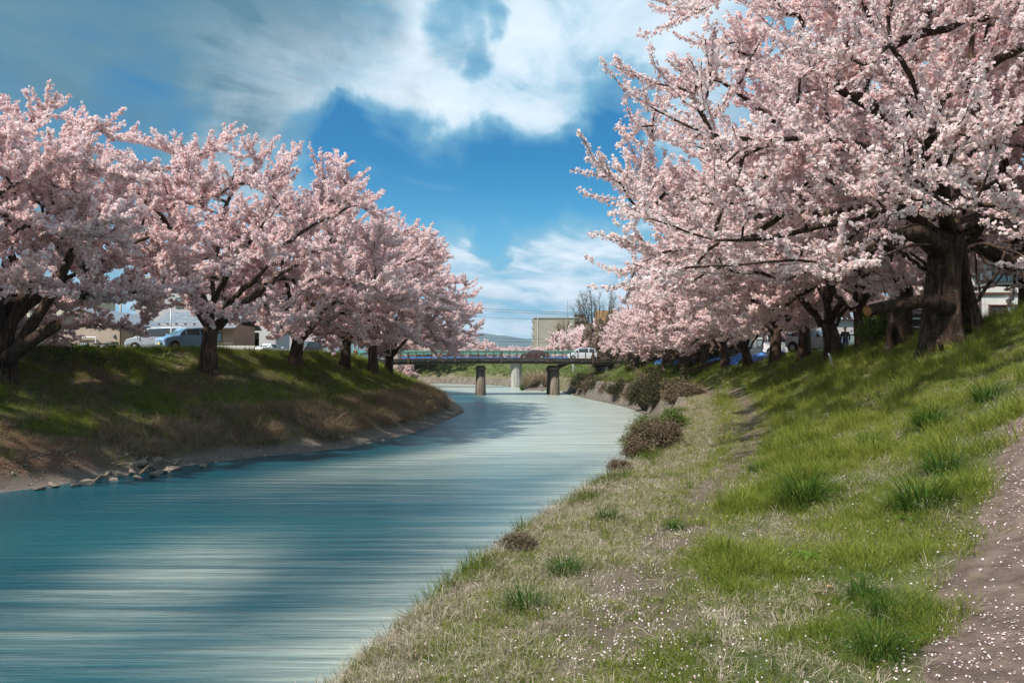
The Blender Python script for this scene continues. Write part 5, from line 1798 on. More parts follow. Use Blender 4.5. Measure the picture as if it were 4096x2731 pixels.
def person(label, loc, rz, jacket, trousers, pose='stand', s=1.0, arm=None):
    t = thing('person', label, 'person', loc, rz)
    t.scale = (s, s, s)
    # facing +x; y is the person's left
    if pose == 'sit':
        hip = Vector((0, 0, .16)); chest = Vector((.10, 0, .55)); neck = Vector((.15, 0, .70)); head = Vector((.19, 0, .84))
        legs = [[hip + Vector((0, .09 * q, 0)), Vector((.42, .12 * q, .46)), Vector((.66, .12 * q, .06)), Vector((.82, .13 * q, .02))] for q in (-1, 1)]
        arms = [[chest + Vector((0, .19 * q, .06)), Vector((.22, .26 * q, .38)), Vector((.42, .12 * q, .46)), Vector((.48, .07 * q, .46))] for q in (-1, 1)]
    else:
        hip = Vector((0, 0, .92)); chest = Vector((.01, 0, 1.30)); neck = Vector((.02, 0, 1.46)); head = Vector((.04, 0, 1.60))
        st = .16 if pose == 'walk' else .03
        legs = [[hip + Vector((0, .09 * q, -.02)), Vector((st * q * .7 + .04, .10 * q, .50)), Vector((st * q - .02, .10 * q, .09)), Vector((st * q + .13, .11 * q, .03))] for q in (-1, 1)]
        arms = []
        for q in (-1, 1):
            if arm == 'forward' and q == 1 or arm == 'both':
                arms.append([chest + Vector((0, .19 * q, .07)), Vector((.08, .27 * q, 1.12)), Vector((.32, .18 * q, 1.14)), Vector((.41, .15 * q, 1.16))])
            else:
                arms.append([chest + Vector((0, .19 * q, .07)), Vector((-.03 - .05 * q * (pose == 'walk'), .26 * q, 1.10)), Vector((.05 - .06 * q * (pose == 'walk'), .25 * q, .86)), Vector((.08, .24 * q, .77))])
    J, E = [], []

    def add(p, r, parent_i=None):
        J.append((tuple(p), r))
        if parent_i is not None: E.append((parent_i, len(J) - 1))
        return len(J) - 1
    h0 = add(hip, (.14, .12)); c0 = add(chest, (.155, .115), h0); n0 = add(neck, .055, c0); add(head, (.085, .10), n0); add(head + Vector((.005, 0, .09)), .075, len(J) - 1)
    for l in legs:
        i = h0
        for p, r in zip(l, (.09, .065, .045, .04)): i = add(p, r, i)
    for a in arms:
        i = c0
        for p, r in zip(a, (.055, .042, .032, .028)): i = add(p, r, i)
        d = (a[3] - a[2]).normalized()
        w_ = d.cross(Vector((1, 0, .3))).normalized() if abs(d.x) < .8 else Vector((0, 0, 1))
        for k in range(4): add(a[3] + d * (.075 + .01 * (k in (1, 2))) + w_ * (.018 * (k - 1.5)), .009, i)
        add(a[3] + d * .03 + w_ * .045, .010, i)
    skin_body('body', J, E, 'skin', t)
    # clothes
    J, E = [], []
    h0 = add(hip + Vector((0, 0, .02)), (.165, .14)); c0 = add(chest, (.18, .14), h0); n0 = add(chest + Vector((.01, 0, .13)), (.09, .08), c0)
    for a in arms:
        i = c0
        for p, r in zip(a[:3], (.078, .062, .05)): i = add(p, r, i)
    skin_body('jacket', J, E, jacket, t)
    J, E = [], []
    h0 = add(hip, (.155, .135))
    for l in legs:
        i = h0
        for p, r in zip(l[:3], (.105, .08, .068)): i = add(p, r, i)
    skin_body('trousers', J, E, trousers, t)
    for l in legs:
        MB().tube([l[2] + Vector((-.05, 0, -.03)), l[3] + Vector((0, 0, .005)), l[3] + Vector((.09, 0, -.005))], [.055, .055, .035], 10).part('shoe', M['black_cloth'], t, True)
    mb = MB()
    V, F = [], []
    for i in range(7):
        th = i / 6 * math.pi * .62
        for k in range(12):
            a = 2 * math.pi * k / 12
            V.append((head.x - .02 + .108 * math.sin(th) * math.cos(a) - .015 * math.sin(th), .098 * math.sin(th) * math.sin(a), head.z + .045 + .125 * math.cos(th)))
    for i in range(6):
        for k in range(12): F.append((i * 12 + k, i * 12 + (k + 1) % 12, (i + 1) * 12 + (k + 1) % 12, (i + 1) * 12 + k))
    mb.add(V, F).part('hair', M['hair'], t, True)
    MB().add([(head.x + .10, 0, head.z + .03), (head.x + .085, -.018, head.z - .01), (head.x + .085, .018, head.z - .01), (head.x + .125, 0, head.z - .008)], [(0, 1, 3), (0, 3, 2), (1, 2, 3)]).part('nose', M['skin'], t)
    for q in (-1, 1):
        MB().box((head.x + .095, .033 * q, head.z + .035), (.012, .022, .012)).part('eye', M['hair'], t)
        MB().box((head.x + .01, .092 * q, head.z + .02), (.04, .018, .055)).part('ear', M['skin'], t)
    MB().box((head.x + .093, 0, head.z - .042), (.012, .04, .010)).part('mouth', M['crimson_cloth'], t)
    return t


p = at(1422, 117)
w_ = person('person walking away along the left embankment in a navy jacket', p, math.radians(80), 'navy_cloth', 'navy_cloth', 'walk', 1.0)
bag = thing('shoulder_bag', 'crimson shoulder bag on the back of the walker in navy', 'bag', p + Vector((-.02, -.20, .0)))
MB().box((0, 0, 1.02), (.36, .12, .34)).part('bag_body', M['crimson_cloth'], bag, bevel=.04)
MB().tube([(-.15, 0, 1.18), (-.02, .02, 1.42), (.08, .06, 1.50)], .014, 6).part('strap', M['crimson_cloth'], bag)
p = spot(2170, 1553, 143.2); p.z = H(p.x, p.y)
person('person in dark clothes standing among the dry reeds at the bridge pier, holding something ahead', p, math.radians(200), 'brown_cloth', 'black_cloth', 'stand', .98, 'both')
p = ground_hit(2656, 1499)
person('person in a tan top sitting on the right grass slope above the bushes', p, math.radians(225), 'tan_cloth', 'black_cloth', 'sit', 1.0)
p = at(3382, 52)
person('person in dark top and jeans standing behind the thick trunk by the white stake', p, math.radians(240), 'black_cloth', 'denim', 'stand', 1.0)
# ------------------------------------------------------------------ grass and other ground cover
def blade_material(name, cols, trans=(1.0, 1.0, 0.6), tw=0.45):
    m = leaf_material(name, cols, trans, attrname='blade', tw=tw)
    nt = m.node_tree
    ramp = [q for q in nt.nodes if q.type == 'VALTORGB'][0]
    a = [q for q in nt.nodes if q.type == 'ATTRIBUTE'][0]
    inst = nt.nodes.new('ShaderNodeAttribute'); inst.attribute_type = 'INSTANCER'; inst.attribute_name = 'tint'
    ad = nt.nodes.new('ShaderNodeMath'); ad.operation = 'ADD'
    nt.links.new(a.outputs['Fac'], ad.inputs[0]); nt.links.new(inst.outputs['Fac'], ad.inputs[1])
    nt.links.new(ad.outputs[0], ramp.inputs[0])
    return m


M['green_blade'] = blade_material('green_blade', [(0.030, 0.050, 0.014), (0.080, 0.115, 0.028), (0.175, 0.215, 0.038), (0.31, 0.335, 0.075)])
M['straw_blade'] = blade_material('straw_blade', [(0.16, 0.115, 0.08), (0.36, 0.29, 0.215), (0.54, 0.47, 0.37), (0.70, 0.63, 0.53)], (1, .95, .85), tw=0.3)
M['rust_blade'] = blade_material('rust_blade', [(0.11, 0.07, 0.04), (0.22, 0.15, 0.09), (0.36, 0.27, 0.17), (0.48, 0.38, 0.27)], (1, .9, .7), tw=0.3)
M['tuft_blade'] = leaf_material('tuft_blade', [(0.016, 0.045, 0.010), (0.040, 0.090, 0.016), (0.085, 0.150, 0.030), (0.19, 0.25, 0.09)], (1.0, 1.0, 0.6), attrname='blade', tw=0.4)
M['dry_stem'] = leaf_material('dry_stem', [(0.06, 0.04, 0.03), (0.13, 0.095, 0.065), (0.24, 0.18, 0.12), (0.38, 0.30, 0.21)], (1, .9, .7), attrname='blade', tw=0.25)
M['reed'] = leaf_material('reed', [(0.16, 0.12, 0.08), (0.30, 0.23, 0.155), (0.44, 0.36, 0.26), (0.58, 0.50, 0.39)], (1, .9, .75), attrname='blade', tw=0.3)
M['shrub_leaf'] = leaf_material('shrub_leaf', [(0.030, 0.030, 0.018), (0.055, 0.058, 0.030), (0.085, 0.085, 0.045), (0.13, 0.115, 0.07)], (1, 1, .7), attrname='blade', tw=0.3)
M['fresh_leaf'] = leaf_material('fresh_leaf', [(0.03, 0.06, 0.012), (0.07, 0.13, 0.02), (0.14, 0.22, 0.04), (0.30, 0.36, 0.14)], (1, 1, .6), attrname='blade', tw=0.35)
M['petal'] = leaf_material('petal', [(0.72, 0.46, 0.48), (0.86, 0.72, 0.73), (0.92, 0.87, 0.87)], (1, .9, .9), attrname='blade', tw=0.3)


def blades(r, n_, base_r, length, width, lean, curl, segs=3, up=1.0, out_bias=0.6):
    """a tuft of n_ tapering, bending blades; returns V, F (quads), blade value per face"""
    ang = r.uniform(0, 2 * math.pi, n_)
    rad = base_r * np.sqrt(r.random(n_))
    bx, by = rad * np.cos(ang), rad * np.sin(ang)
    dirn = ang + r.normal(0, 1 - out_bias + 0.25, n_)
    L = length * r.uniform(0.55, 1.2, n_)
    W = width * r.uniform(0.7, 1.2, n_)
    th0 = np.abs(r.normal(0, lean, n_)) + 0.1
    val = np.clip(r.normal(0.45, 0.2, n_), 0, 1)
    V = np.zeros((n_, (segs + 1) * 2, 3))
    px, py, pz = bx.copy(), by.copy(), np.full(n_, -0.02)
    side = np.stack([-np.sin(dirn), np.cos(dirn)], 1)
    for s in range(segs + 1):
        t = s / segs
        w = W * (1 - t) ** 0.7 * 0.5 + W * 0.03
        V[:, 2 * s] = np.stack([px + side[:, 0] * w, py + side[:, 1] * w, pz], 1)
        V[:, 2 * s + 1] = np.stack([px - side[:, 0] * w, py - side[:, 1] * w, pz], 1)
        th = th0 + curl * t * (0.6 + 0.8 * val)
        st = L / segs
        px = px + np.sin(th) * np.cos(dirn) * st
        py = py + np.sin(th) * np.sin(dirn) * st
        pz = pz + np.cos(th) * st * up
    F = np.zeros((n_, segs, 4), int)
    for s in range(segs):
        a = 2 * s
        F[:, s] = [a, a + 1, a + 3, a + 2]
    F = F + (np.arange(n_) * (segs + 1) * 2)[:, None, None]
    return V.reshape(-1, 3), F.reshape(-1, 4), np.repeat(val, segs)


def grass_nodes():
    ng = bpy.data.node_groups.new('scatter_tufts', 'GeometryNodeTree')
    ng.interface.new_socket('Geometry', in_out='INPUT', socket_type='NodeSocketGeometry')
    ng.interface.new_socket('Geometry', in_out='OUTPUT', socket_type='NodeSocketGeometry')
    nd, lk = ng.nodes, ng.links
    gi, go = nd.new('NodeGroupInput'), nd.new('NodeGroupOutput')

    def named(nm, typ):
        q = nd.new('GeometryNodeInputNamedAttribute'); q.data_type = typ
        q.inputs['Name'].default_value = nm
        return q.outputs['Attribute']
    sep = nd.new('GeometryNodeSeparateGeometry'); sep.domain = 'POINT'
    lk.new(gi.outputs[0], sep.inputs['Geometry']); lk.new(named('is_seat', 'BOOLEAN'), sep.inputs['Selection'])
    spl = nd.new('GeometryNodeSplitToInstances'); spl.domain = 'POINT'
    lk.new(sep.outputs['Inverted'], spl.inputs['Geometry']); lk.new(named('variant', 'INT'), spl.inputs['Group ID'])
    iop = nd.new('GeometryNodeInstanceOnPoints')
    lk.new(sep.outputs['Selection'], iop.inputs['Points']); lk.new(spl.outputs['Instances'], iop.inputs['Instance'])
    iop.inputs['Pick Instance'].default_value = True
    lk.new(named('variant', 'INT'), iop.inputs['Instance Index'])
    lk.new(named('turn', 'FLOAT_VECTOR'), iop.inputs['Rotation'])
    lk.new(named('size', 'FLOAT_VECTOR'), iop.inputs['Scale'])
    lk.new(iop.outputs[0], go.inputs[0])
    return ng


SCATTER = grass_nodes()


def scatter(name, label, tufts, P, scale, turn, tint, material):
    """ground cover nobody could count: tuft meshes repeated at the given places (own mesh holds tufts and places)"""
    Vs, Fs, vals, var = [], [], [], []
    b = 0
    for k, (V, F, v) in enumerate(tufts):
        Vs.append(V); Fs.append(F + b); vals.append(v); var.append(np.full(len(V), k)); b += len(V)
    nT, nP = b, len(P)
    V = np.vstack(Vs + [P]); F = np.vstack(Fs)
    me = mesh_from_arrays(name, V, F, material)
    r = np.random.default_rng(len(P))
    put_attr(me, 'blade', np.concatenate(vals).astype(np.float32), 'FACE')
    put_attr(me, 'is_seat', np.r_[np.zeros(nT, bool), np.ones(nP, bool)], 'POINT', 'BOOLEAN')
    put_attr(me, 'variant', np.r_[np.concatenate(var), r.integers(0, len(tufts), nP)].astype(np.int32), 'POINT', 'INT')
    scale = np.asarray(scale, float)
    sc3 = np.stack([scale] * 3, 1) if scale.ndim == 1 else scale
    put_attr(me, 'turn', np.vstack([np.zeros((nT, 3)), turn]).astype(np.float32), 'POINT', 'FLOAT_VECTOR')
    put_attr(me, 'size', np.vstack([np.ones((nT, 3)), sc3]).astype(np.float32), 'POINT', 'FLOAT_VECTOR')
    put_attr(me, 'tint', np.r_[np.zeros(nT), tint].astype(np.float32))
    o = obj(name, me)
    m = o.modifiers.new('scatter', 'NODES'); m.node_group = SCATTER
    return set_custom(o, label, kind='stuff')


def fan_points(r, n_, d0, d1, px0=-350, px1=4450):
    D = np.exp(r.uniform(math.log(d0), math.log(d1), n_))
    x = (r.uniform(px0, px1, n_) - CX) / FPX * D
    return x, D


def turns(r, n_, lean=0.18):
    return np.stack([r.normal(0, lean, n_), r.normal(0, lean, n_), r.uniform(0, 6.283, n_)], 1)


def fields(x, y):
    dl = signed_dist(x, y, LEFT_LINE)[0]; dr = -signed_dist(x, y, RIGHT_LINE)[0]
    return dl, dr


def make_grass():
    r = np.random.default_rng(77)
    short = [blades(r, 16, 0.10, 0.15, 0.0075, 0.5, 0.9) for _ in range(5)]
    tall = [blades(r, 16, 0.10, 0.27, 0.0075, 0.42, 1.0) for _ in range(5)]
    straw = [blades(r, 16, 0.12, 0.17, 0.0065, 0.85, 1.4) for _ in range(5)]
    # ---- right bank
    x, y = fan_points(r, 190000, 3.6, 75)
    dl, dr = fields(x, y)
    ok = (dr > 0.02) & (dr < 26)
    x, y, dr = x[ok], y[ok], dr[ok]
    p1, p2 = path_amounts(x, y)
    n1 = fbm(x * 0.55, y * 0.55, 201, 3); n2 = fbm(x * 2.2, y * 2.2, 211, 3)
    bench = np.interp(y, [0, 9, 20, 33, 45, 60], [6.4, 5.0, 2.4, 3.0, 3.0, 1.6])
    n3 = fbm(x * 1.1 + 9, y * 1.1, 221, 3)
    green = np.clip((dr - 0.2) / 2.6, 0.50, 0.95) * np.clip((n1 * 0.35 + n2 * 0.5 + n3 * 0.5 - 0.42) * 3.4, 0.06, 1)
    green = np.where(y > 18, np.maximum(green, 0.50), green)
    green = np.where(dr > bench + 0.2, np.maximum(green, np.clip(0.3 + (y - 6) * 0.06, 0.3, 0.8)), green)
    keep_path = (1 - p1) * (1 - 0.80 * p2)
    bald = np.clip((n3 - 0.36) * 4 + 0.25 + (y - 9) * 0.1, 0.22, 1)
    u = r.random(len(x)) / bald
    isg = (r.random(len(x)) < green)
    alive = u < keep_path * np.where(isg, 0.95, 0.85)
    x, y, dr, isg, n1, n2, p2, bench = [q[alive] for q in (x, y, dr, isg, n1, n2, p2, bench)]
    z = height(x, y)
    P = np.stack([x, y, z], 1)
    D = y
    s = 0.72 * (D / 8) ** 0.30 * r.uniform(0.7, 1.3, len(x))
    # yellower, lighter tint above the bench: sunlit look and lifted shade in the colour
    tint = np.where(dr > bench, 0.38, 0.26) + 0.5 * (n1 - 0.5) + r.normal(0, 0.13, len(x)) - 0.06 * np.clip((9 - D) / 5, 0, 1)
    tl = isg & (n2 > 0.46) & (dr > 2.0) & (p2 < 0.2)
    sg = isg & ~tl
    scatter('short_grass', 'short green grass over the right bank', short, P[sg], s[sg] * 0.85, turns(r, sg.sum()), tint[sg], M['green_blade'])
    scatter('long_grass', 'longer green grass in drifts over the right bank', tall, P[tl], s[tl] * (0.72 + 0.9 * np.clip((n2[tl] - 0.56) * 6, 0, 1)) * np.clip(D[tl] / 10, 0.55, 1), turns(r, tl.sum()), tint[tl] + 0.03, M['green_blade'])
    dg = ~isg
    scatter('dry_grass', 'bleached dry grass along the river side of the right bank', straw, P[dg], s[dg] * 0.92, turns(r, dg.sum(), 0.3), r.normal(-0.02, 0.14, dg.sum()) + 0.25 * (n2[dg] - 0.5), M['straw_blade'])
    # ---- the lip of the right bank: blades over the edge
    k = 3800
    i = r.integers(2, line_index(RIGHT_LINE, y=46), k)
    a = RIGHT_LINE[i] + (RIGHT_LINE[i + 1] - RIGHT_LINE[i]) * r.random((k, 1))
    tdir = RIGHT_LINE[i + 1] - RIGHT_LINE[i]; tdir /= np.linalg.norm(tdir, axis=1)[:, None]
    q = a + np.stack([tdir[:, 1], -tdir[:, 0]], 1) * r.uniform(-0.15, 0.5, (k, 1))
    P2 = np.stack([q[:, 0], q[:, 1], height(q[:, 0], q[:, 1])], 1)
    pick = vnoise(q[:, 0] * 0.9, q[:, 1] * 0.9, seed=9) > 0.66
    s2 = 0.72 * (np.maximum(q[:, 1], 4) / 8) ** 0.28 * r.uniform(0.7, 1.4, k)
    scatter('bank_edge_grass', 'green grass hanging over the right bank edge', tall, P2[pick], s2[pick], turns(r, pick.sum(), 0.4), r.normal(0.02, 0.12, pick.sum()), M['green_blade'])
    scatter('bank_edge_straw', 'dry grass hanging over the right bank edge', straw, P2[~pick], s2[~pick] * 1.1, turns(r, (~pick).sum(), 0.5), r.normal(0.0, 0.14, (~pick).sum()), M['straw_blade'])
    # ---- left bank
    x, y = fan_points(r, 150000, 27, 135, -500, 2100)
    dl, dr = fields(x, y)
    ok = (dl > np.interp(y, [28, 40], [0.9, 1.9])) & (dl < 15.5)
    x, y, dl = x[ok], y[ok], dl[ok]
    n1 = fbm(x * 0.5, y * 0.5, 301, 3); n2 = fbm(x * 0.22, y * 0.22, 41, 4)
    g = np.clip((n1 - 0.40) * 5, 0, 1) * np.clip((dl - 2.4) / 2.0, 0, 1) * (1 - 0.85 * np.clip((n2 - 0.45) * 6, 0, 1) * np.clip((62 - y) / 20, 0.0, 1))
    g = np.maximum(g, np.clip(0.24 + 0.30 * (y - 45) / 15, 0.24, 0.50) * np.clip((dl - 3.0) / 2.0, 0.1, 1))
    isg = r.random(len(x)) < g
    isd = ~isg & (r.random(len(x)) < 0.34)
    z = height(x, y)
    P = np.stack([x, y, z], 1)
    s = 1.55 * (y / 45) ** 0.45 * r.uniform(0.6, 1.35, len(x))
    n4 = fbm(x * 1.6, y * 1.6, 331, 2)
    s = s * (0.5 + 1.1 * n4)
    tint = 0.45 * (n1 - 0.5) + 0.5 * (n4 - 0.5) + r.normal(0.20, 0.10, len(x))
    scatter('left_bank_grass', 'dark green grass in patches over the left bank', short + tall[:2], P[isg], s[isg], turns(r, isg.sum()), tint[isg], M['green_blade'])
    scatter('left_bank_litter', 'brown dry stalks strewn over the left bank', straw, P[isd], s[isd] * 0.9, turns(r, isd.sum(), 0.5), r.normal(0.02, 0.18, isd.sum()), M['rust_blade'])
    # hanging dry grass at the foot of the left bank
    hang = [blades(r, 22, 0.22, 0.62, 0.012, 0.9, 1.9, segs=4) for _ in range(4)]
    k = 9000
    j0, j1 = line_index(LEFT_LINE, y=26), line_index(LEFT_LINE, y=104)
    i = r.integers(j0, j1, k)
    a = LEFT_LINE[i] + (LEFT_LINE[i + 1] - LEFT_LINE[i]) * r.random((k, 1))
    tdir = LEFT_LINE[i + 1] - LEFT_LINE[i]; tdir /= np.linalg.norm(tdir, axis=1)[:, None]
    off = np.interp(a[:, 1], [28, 40], [0.9, 1.9])[:, None] + r.uniform(0, 2.7, (k, 1)) ** 1.2
    q = a + np.stack([-tdir[:, 1], tdir[:, 0]], 1) * off
    clump = vnoise(q[:, 0] * 0.6, q[:, 1] * 0.6, seed=19)
    ok = (clump > 0.34) & ((q[:, 1] > 37) | (clump > 0.55))
    q = q[ok]
    z = height(q[:, 0], q[:, 1])
    scatter('hanging_dry_grass', 'tan dry grass hanging in clumps along the foot of the left bank', hang, np.stack([q[:, 0], q[:, 1], z + 0.05], 1), r.uniform(0.7, 1.7, len(q)) * (0.6 + 0.8 * vnoise(q[:, 0] * 1.3, q[:, 1] * 1.3, seed=29)), turns(r, len(q), 0.25), r.normal(0.16, 0.18, len(q)), M['rust_blade'])
    # ---- further right bank and the outer bend
    x, y = fan_points(r, 60000, 70, 250, 1500, 3300)
    dl, dr = fields(x, y)
    ok = (dr > 0.1) & (dr < 12)
    x, y, dr = x[ok], y[ok], dr[ok]
    n1 = fbm(x * 0.3, y * 0.3, 401, 3)
    keep = r.random(len(x)) < np.clip((n1 - 0.25) * 3, 0.25, 1)
    x, y, n1 = x[keep], y[keep], n1[keep]
    scatter('far_bank_grass', 'green grass on the far slopes around the bridge', short[:3] + tall[:2], np.stack([x, y, height(x, y)], 1), 2.3 * (y / 90) ** 0.6 * r.uniform(0.7, 1.3, len(x)), turns(r, len(x)), 0.4 * (n1 - 0.45) + r.normal(0.03, 0.08, len(x)), M['green_blade'])


make_grass()


# ------------------------------------------------------------------ single tufts and weeds
def tuft_mesh(seed, n_, length, width, lean, curl):
    r = np.random.default_rng(seed)
    V, F, v = blades(r, n_, 0.13, length, width, lean, curl, segs=5, out_bias=0.8)
    me = mesh_from_arrays('tuft', V, F, M['tuft_blade'])
    put_attr(me, 'blade', np.clip(v + r.normal(0, .1, len(v)), 0, 1).astype(np.float32), 'FACE')
    return me


TUFTS = [tuft_mesh(1, 420, 0.47, 0.0065, 0.50, 1.75), tuft_mesh(2, 340, 0.38, 0.006, 0.65, 1.6), tuft_mesh(3, 260, 0.30, 0.006, 0.55, 1.4)]
for px, py, k, s, lab in ((3222, 2015, 0, 1.12, 'large dark grass tuft with arching blades in the middle of the slope'),
                          (3715, 1712, 0, 1.0, 'overhanging grass tuft with a dark hollow below, high on the right slope'),
                          (3690, 2035, 1, 1.25, 'broad spreading grass tuft nearest the footpath, below the highest one'),
                          (3770, 1895, 1, 1.0, 'grass tuft between the overhanging tuft and the broad spreading tuft'),
                          (3095, 1545, 2, 1.0, 'small dark weed tuft beside the top of the trodden trail'),
                          (2700, 2120, 2, .55, 'low tuft in the trail, left of the largest dark tuft'),
                          (3030, 1890, 2, .7, 'small tuft above and left of the largest dark tuft'),
                          (3460, 2400, 1, .62, 'tuft lit from above by the lower footpath edge, beside the fallen leaves'),
                          (3560, 2480, 1, .66, 'flattened tuft by the lower footpath edge, nearest the bare soil'),
                          (2260, 2300, 2, .8, 'upright tuft on the dry lower bank, below the stalks at the edge'),
                          (2100, 2440, 2, .8, 'upright tuft furthest down the dry bank by the water'),
                          (2430, 2080, 2, .75, 'pale tuft at the river side of the trail'),
                          (3950, 1600, 1, 1.0, 'tall bright tuft beside the top of the footpath'),
                          (3480, 1790, 2, 1.0, 'yellow-green tuft in the sunlit grass above the trail'),
                          (3520, 2620, 1, .7, 'sprawling tuft at the bottom edge of the photo')):
    p = ground_hit(px, py, 2.5, 90)
    o = obj('grass_tuft', TUFTS[k], None, p); o.scale = (s * 1.4,) * 3; o.rotation_euler = (0, 0, px * 0.7)
    set_custom(o, lab, 'grass tuft', 'grass tufts on the right bank')


def leafy(name, label, cat, p, n_, length, width, seed, s=1.0, mtl='fresh_leaf', flat=1.15):
    r = np.random.default_rng(seed)
    t = thing(name, label, cat, p)
    for i in range(n_):
        a = 2 * math.pi * i / n_ + r.normal(0, .25)
        L = length * r.uniform(.7, 1.15); w = width * r.uniform(.8, 1.2)
        V, F = [], []
        for k in range(6):
            u = k / 5
            x = L * u; zz = L * (.42 * u - .40 * u * u * flat) + .02
            ww = w * math.sin(math.pi * min(1, .12 + u * .86)) * .5
            for q in (-1, 0, 1):
                V.append((x * math.cos(a) - q * ww * math.sin(a), x * math.sin(a) + q * ww * math.cos(a), zz + abs(q) * ww * .3))
        for k in range(5):
            for q in (0, 1): F.append((k * 3 + q, k * 3 + q + 1, k * 3 + q + 4, k * 3 + q + 3))
        me = MB().add(V, F).mesh('leaf', M[mtl], True)
        put_attr(me, 'blade', np.full(len(me.polygons), r.uniform(.2, .6), np.float32), 'FACE')
        obj('leaf', me, t)
    t.scale = (s,) * 3
    return t


leafy('broadleaf_weed', 'broad-leaved green weed lying flat in the grass, left of the footpath', 'weed', ground_hit(3240, 2232), 9, .20, .07, 3, 1.0)
leafy('broadleaf_weed', 'broad-leaved weed beside the bare footpath edge', 'weed', ground_hit(3640, 2090), 7, .16, .06, 4, 1.0)
leafy('withered_leaves', 'dark withered leaves with an orange spot in the lower right grass', 'leaves', ground_hit(3315, 2385), 6, .15, .045, 6, 1.0, 'dry_stem')
leafy('dock_plant', 'dark green dock plant on the left grass slope by the white tub', 'plant', ground_hit(1560, 1645), 10, .55, .2, 7, 1.0, 'fresh_leaf')
leafy('withered_plant', 'upright withered brown plant on the left slope', 'plant', ground_hit(1316, 1640), 9, .9, .16, 8, 1.0, 'dry_stem', -.8)
o = MB().prism([(-.02, 0), (.025, .004), (.01, .018), (-.015, .014)], 'y', -.012, .012).part('orange_petal_scrap', M['orange_wall']); o.location = ground_hit(3316, 2372) + Vector((0, 0, .05))
set_custom(o, 'small orange scrap lying on the withered leaves', 'scrap')


# ------------------------------------------------------------------ shrubs
class ShrubKind:
    def __init__(self, seed, n_stem, n_leaf, leaf, leaf_mat, stem_mat, W=1.0, Hh=1.0, heads=0):
        r = np.random.default_rng(seed)
        mb = MB()
        tips = []
        for i in range(n_stem):
            a = r.uniform(0, 2 * math.pi); e = r.uniform(.15, 1.0)
            top = np.array([math.cos(a) * W * .5 * math.sqrt(1 - e * e * .8) * r.uniform(.45, 1.25), math.sin(a) * W * .5 * math.sqrt(1 - e * e * .8) * r.uniform(.45, 1.25), Hh * (.25 + .75 * e) * r.uniform(.65, 1.15)])
            b = np.array([top[0] * .15, top[1] * .15, -.1])
            mid = (b + top) / 2 + np.array([0, 0, .12 * Hh]) + r.normal(0, .04, 3)
            P = [b, b * .5 + mid * .5, mid, mid * .4 + top * .6 + r.normal(0, .03, 3), top]
            mb.tube(P, [.018 * W, .014 * W, .010 * W, .007 * W, .004 * W], 3, cap=False)
            tips += [mid + (top - mid) * u for u in r.uniform(0, 1.08, 6)]
        self.stem = mb.mesh('stem', None)
        put_attr(self.stem, 'blade', r.random(len(self.stem.polygons)).astype(np.float32), 'FACE')
        self.stem.materials.append(M[stem_mat])
        T = np.array(tips)
        P = T[r.integers(0, len(T), n_leaf)] + r.normal(0, .07 * W, (n_leaf, 3))
        P = P[P[:, 2] > .02]
        n_ = len(P)
        nr = unit(r.normal(size=(n_, 3)) + [0, 0, .4]); a = unit(np.cross(nr, r.normal(size=(n_, 3)))); b = np.cross(nr, a)
        s = leaf * r.uniform(.6, 1.3, (n_, 1))
        V = np.stack([P + a * s, P + b * s * .5, P - a * s, P - b * s * .5], 1).reshape(-1, 3)
        self.leaf = mesh_from_arrays('foliage', V, np.arange(len(V)).reshape(-1, 4), M[leaf_mat])
        put_attr(self.leaf, 'blade', np.clip(r.normal(.45, .22, n_), 0, 1).astype(np.float32), 'FACE')

    def stand(self, name, label, p, sx, sz, rz=0, group=None):
        t = thing(name, label, 'shrub', p, rz, group)
        t.scale = (sx, sx, sz)
        obj('stem', self.stem, t); obj('foliage', self.leaf, t)
        return t


brown_shrub = ShrubKind(5, 190, 5200, .030, 'dry_stem', 'dry_stem')
dark_shrub = ShrubKind(6, 170, 7000, .030, 'shrub_leaf', 'dry_stem')
leafy_shrub = ShrubKind(7, 130, 4200, .026, 'fresh_leaf', 'dry_stem')
BG = 'bushes along the top of the river wall'


def lip(px, D, dz=-2.35):
    return Vector(((px - CX) / FPX * D, D, dz))


for k, px, D, w, top, base, lab in ((dark_shrub, 2352, 121, 5.0, -1.3, -4.0, 'low dark bush on the river wall nearest the bridge pier'), (dark_shrub, 2420, 113, 4.2, -1.6, -4.0, 'low dark bush on the river wall, second from the bridge pier'),
                            (brown_shrub, 2385, 117, 4.6, -1.9, -4.2, 'brown bush low between the two bushes nearest the bridge pier'),
                            (brown_shrub, 2462, 106, 4.0, -2.0, -4.1, 'small brown bush on the river wall left of the tall grass spray'), (dark_shrub, 2505, 97, 4.2, -1.75, -4.1, 'grey-green bush on the river wall left of the tall grass spray'),
                            (brown_shrub, 2566, 88, 3.8, -2.0, -4.2, 'brown bush below the tall grass spray'),
                            (dark_shrub, 2606, 79, 3.9, -1.05, -4.4, 'tall dark bush spilling down the wall at the water corner'), (dark_shrub, 2648, 74, 3.2, -1.35, -4.0, 'dark bush just right of the tall one at the water corner'),
                            (brown_shrub, 2735, 58, 3.0, -1.0, -3.1, 'large rounded brown bush beside the grass, nearest the trail'), (brown_shrub, 2790, 56, 2.3, -1.4, -2.6, 'brown bush merging into the right side of the large rounded one')):
    k.stand('shrub', lab, lip(px, D, base) - Vector((.35, 0, 0)), w, top - base, px, BG)
